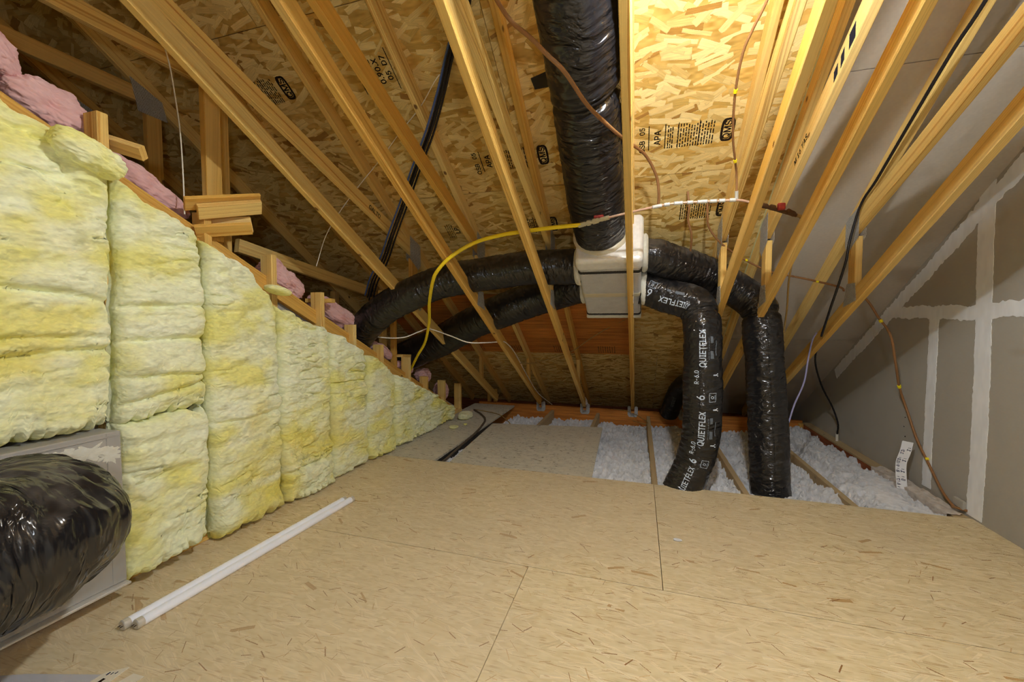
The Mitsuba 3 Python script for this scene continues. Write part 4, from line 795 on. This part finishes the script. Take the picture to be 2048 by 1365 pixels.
RU = thing('depth_ruler', 'white paper insulation depth ruler standing in the fluff at the right wall', 'ruler')
P, s = spline([(1.772, 3.50, -.10), (1.775, 3.52, -.02), (1.782, 3.555, .08), (1.79, 3.575, .16), (1.805, 3.565, .24), (1.815, 3.56, .315)], .008); P = P[:, :3]
wv = nrm([.72, -.70, 0]) * .030; nv = nrm(np.cross(wv, [0, 0, 1]))
V = np.vstack([P - wv, P + wv, P - wv - nv * .001, P + wv - nv * .001]); n = len(P); k = np.arange(n - 1)
F = np.vstack([np.stack([k, n + k, n + k + 1], 1), np.stack([k, n + k + 1, k + 1], 1), np.stack([2 * n + k, 3 * n + k + 1, 3 * n + k], 1), np.stack([2 * n + k, 2 * n + k + 1, 3 * n + k + 1], 1)])
put('strip', trimesh.Trimesh(V, F, process=False), 'paper_white', RU)
def on_ruler(u, h): # u across -1..1, h height
    q = np.stack([np.interp(h, P[:, 2], P[:, c]) for c in range(3)], -1); return q + u[:, None] * wv + (nv * .0012 if np.dot(nv, EYE - q[0]) > 0 else -nv * .0012)
for txt, u, h, sz in (('1', .55, .255, .02), ('1', .45, .175, .02), ('1', .35, .10, .02), ('5', .35, .05, .02), ('11', -.45, .235, .018), ('10', -.5, .175, .018), ('9', -.55, .135, .018), ('8', -.55, .098, .018), ('7', -.5, .045, .018), ('6', -.5, .015, .018), ('5', -.55, -.02, .018)):
    m = meshkit.text_mesh(txt, sz, .0004, True); V = np.array(m.vertices); V[:, :2] -= V[:, :2].mean(0)
    # turned a quarter: the figures read sideways on the strip
    put('numeral', trimesh.Trimesh(on_ruler(u + V[:, 1] / .030, h + V[:, 0]), m.faces, process=False), 'ink_blue', RU)
    q = np.array([(u - .2, h + .016), (u + .25, h + .016), (u + .25, h + .019), (u - .2, h + .019)]); put('tick', trimesh.Trimesh(on_ruler(q[:, 0], q[:, 1]), [(0, 1, 2), (0, 2, 3)], process=False), 'ink_blue', RU)

ny_, nw = 90, 14
y, w = np.meshgrid(np.linspace(3.10, 3.95, ny_), np.linspace(0, 1, nw), indexing='ij')
pr_y = np.interp(w, [0, .35, .6, 1], [1.873, 1.835, 1.796, 1.793]); pr_z = np.interp(w, [0, .35, .6, 1], [.012, .006, -.006, -.075])
cr = meshkit.fbm(np.stack([y * 22, w * 5, y * 0], -1), 3)
edge = np.clip(np.minimum((y - 3.10) / .15, (3.95 - y) / .2), 0, 1)
Vx, Vz = pr_y - .018 * cr, pr_z * (.5 + .5 * edge) + .030 * (cr - .3)
Vz = np.where(w < .5, np.maximum(Vz, .002), Vz); m_i = np.arange((ny_) * nw).reshape(ny_, nw)
F = np.vstack([np.stack([m_i[:-1, :-1], m_i[1:, :-1], m_i[1:, 1:]], -1).reshape(-1, 3), np.stack([m_i[:-1, :-1], m_i[1:, 1:], m_i[:-1, 1:]], -1).reshape(-1, 3)])
put('plastic_film', trimesh.Trimesh(np.stack([Vx, y, Vz], -1).reshape(-1, 3), F, process=False), 'cloudy_film', None, True, label='crumpled cloudy plastic film draped over the ledge behind the paper ruler', cat='plastic film')
put_bar('wall_scrap', (1.876, 3.115, .055), (1.876, 3.195, .060), (0, 0, 1), .05, .018, bsdf='drywall', label='small brownish patch piece at the wall foot beside the full height taped joint', cat='block')

# papers on the floor, lower left
PA = thing('cardboard_sheet', 'grey faced card sheet with a printed buff end lying in the lower left corner', 'card')
put('sheet', slab([(-2.05, .55, .0035), (-1.70, .55, .0035), (-1.655, .862, .0035), (-1.90, .79, .0035), (-2.0, .75, .0035)], .003, (0, 0, 1)), 'paper_grey', PA)
put('printed_end', slab([(-1.70, .56, .0042), (-1.60, .70, .0042), (-1.615, .905, .0042), (-1.665, .868, .0042)], .0035, (0, 0, 1)), 'paper_buff', PA)
for x, y, w in ((-1.652, .862, .010), (-1.640, .868, .007), (-1.63, .874, .007)): put('printed_mark', box(x, x + w * .5, y - .002, y + w, .0042, .0046), 'ink_blue', PA)
put('slot', box(-1.644, -1.634, .835, .85, .0042, .0046), 'ink', PA)
put('paper_slip', slab([(-1.60, .80, .002), (-1.54, .83, .002), (-1.528, .895, .002), (-1.575, .893, .002)], .0015, (0, 0, 1)), 'paper_buff', label='small buff paper slip right of the card sheet', cat='paper')

# ---------------------------------------------------------------- ink stamps on the roof sheets
DN = -RN; UPS = -ALONG
def stamp(parent, x, y, parts):
    """parts: list of (mesh in stamp plane; x up the slope, y towards -X)."""
    O = np.array([x, y, roof(y)]) + DN * .0008
    m = trimesh.util.concatenate(parts); V = np.asarray(m.vertices); put('stamp', trimesh.Trimesh(O + V[:, :1] * UPS + V[:, 1:2] * np.array([-1.0, 0, 0]) + np.clip(V[:, 2:], 0, .0004) * DN, m.faces, process=False), 'ink', parent, label='black ink mill stamp')
def txt(t, h, x, y, bold=True, rot=False):
    m = meshkit.text_mesh(t, h, .0004, bold); V = np.array(m.vertices); V[:, :2] -= (V[:, :2].max(0) + V[:, :2].min(0)) / 2
    if rot: V[:, :2] = np.stack([V[:, 1], -V[:, 0]], 1)
    V[:, 0] += x; V[:, 1] += y; return trimesh.Trimesh(V, m.faces, process=False)
def bar(x0, x1, y0, y1): m = box(x0, x1, y0, y1, 0, .0004); return m
def ring(x, y, a, b):
    th = np.linspace(0, 2 * math.pi, 40, endpoint=False); sq = lambda v: np.sign(v) * np.abs(v) ** .55
    V = np.vstack([np.stack([x + k * a * sq(np.cos(th)), y + (k * a + b - a) * sq(np.sin(th)), 0 * th], 1) for k in (1, .82)]); i = np.arange(40); j = (i + 1) % 40
    return trimesh.Trimesh(V, np.vstack([np.stack([i, j, 40 + j], 1), np.stack([i, 40 + j, 40 + i], 1)]), process=False)
sr = random.Random(11)
def lines(y0, y1, n=5):
    out = []
    for k in range(n):
        yy = y0 + (y1 - y0) * k / n; xx = -.075
        while xx < .06:
            w = sr.uniform(.008, .03); out.append(bar(xx, min(xx + w, .07), yy, yy + .006)); xx += w + sr.uniform(.004, .012)
    return out
def grade(parent, x, y, qms=True, apa=True, n=2):
    P_ = []
    if apa: P_ += [txt('APA', .034, 0, .0), txt('OSB', .03, -.05, .085), txt('05', .028, .05, .085), bar(-.075, .08, .045, .050), bar(-.075, .08, -.045, -.040)] + lines(-.085, -.05, 3)
    P_ += lines(-.30, -.10, 14) + [bar(-.08, .08, -.115, -.111), bar(-.08, .08, -.225, -.221)]
    if qms: P_ += [ring(0, -.37, .07, .035), txt('QMS', .036, 0, -.37)]
    stamp(parent, x, y, P_)
p = panels_at
grade(p[(2, 3)], .088, 2.622); grade(p[(2, 3)], -.97, 2.64, True, True)
grade(p[(1, 2)], -2.45, 2.09); grade(p[(3, 3)], .15, 3.10, True, False); grade(p[(3, 3)], -1.0, 3.13, True, False)
stamp(p[(1, 3)], -1.46, 2.10, [txt('LP', .05, .0, .06), txt('0.90.X', .032, .0, -.03), txt('05', .03, -.03, -.085), txt('D7', .03, .05, -.085), bar(-.11, .11, .105, .109), bar(-.11, .11, -.12, -.116)] + lines(.0, .03, 2))
stamp(p[(3, 3)], -1.42, 3.13, [txt('LP', .04, 0, .0)] + lines(.03, .1, 4) + lines(-.12, -.03, 4))
for (x, n_) in ((-1.9, 3), (-1.35, 4), (-.85, 3), (-.35, 4)):
    stamp(p[(4, 2)], x, 4.72, lines(-.10, .10, 8))
# lumber marks
def side_text(parent, x, side, y0, z0, ang, t, h, bsdf='ink'):
    m = meshkit.text_mesh(t, h, .0004, True); V = np.array(m.vertices); V[:, :2] -= (V[:, :2].max(0) + V[:, :2].min(0)) / 2
    d = np.array([0, math.cos(ang), math.sin(ang)]) ; n = np.array([side, 0, 0.0]); u = np.cross(n, d)
    put('lumber_mark', trimesh.Trimesh(np.array([x + side * .0194, y0, z0]) + V[:, :1] * d + V[:, 1:2] * u + V[:, 2:] * n, m.faces, process=False), bsdf, parent, label='dark lettering stamped on the timber')
ka = math.atan(.351)
side_text('roof_truss', TRUSS['a'], 1, 2.62, 1.745 + .351 * .58, -ka, 'GALTO', .03)
side_text('roof_truss_005', TRUSS['f'], -1, 2.55, 1.745 + .47 * .65, math.pi + math.atan(-.47) - 0, 'M 16 TAS', .03)
# black paint strokes on the web of truss f
for (y, w, hgt) in ((2.02, .05, .06), (2.10, .03, .05), (2.16, .035, .045)):
    zc = 1.745 + .47 * (3.2 - y)
    put('paint_stroke', slab([(TRUSS['f'] - .0197, y - w / 2, zc - hgt / 2), (TRUSS['f'] - .0197, y + w / 2, zc - hgt / 2 - .02), (TRUSS['f'] - .0197, y + w / 2, zc + hgt / 2 - .02), (TRUSS['f'] - .0197, y - w / 2, zc + hgt / 2)], .0006, (-1, 0, 0)), 'paint_navy', 'roof_truss_005', label='black paint mark')

# ---------------------------------------------------------------- lamps out of view: bulb under the chords, added fill bulb behind the camera
for k, (P, r, c) in enumerate(BULBS):
    t = thing('unseen_bulb', ('bare bulb hanging under the lower chords above the floor', 'added fill bulb behind the camera, unseen')[k], 'lamp')
    m = trimesh.creation.icosphere(3, r); m.apply_translation(P); key = put('bulb', m, 'ceramic', t, True); scene[key]['emitter'] = {'type': 'area', 'radiance': {'type': 'rgb', 'value': list(c)}}
    put('holder', cyl((P[0], P[1], P[2] + r - .004), (P[0], P[1], P[2] + r + .06), .022), 'ceramic', t); put('cord', cyl((P[0], P[1], P[2] + r + .06), (P[0], P[1], roof(P[1]) + .01), .004, 8), 'black_cable', t)
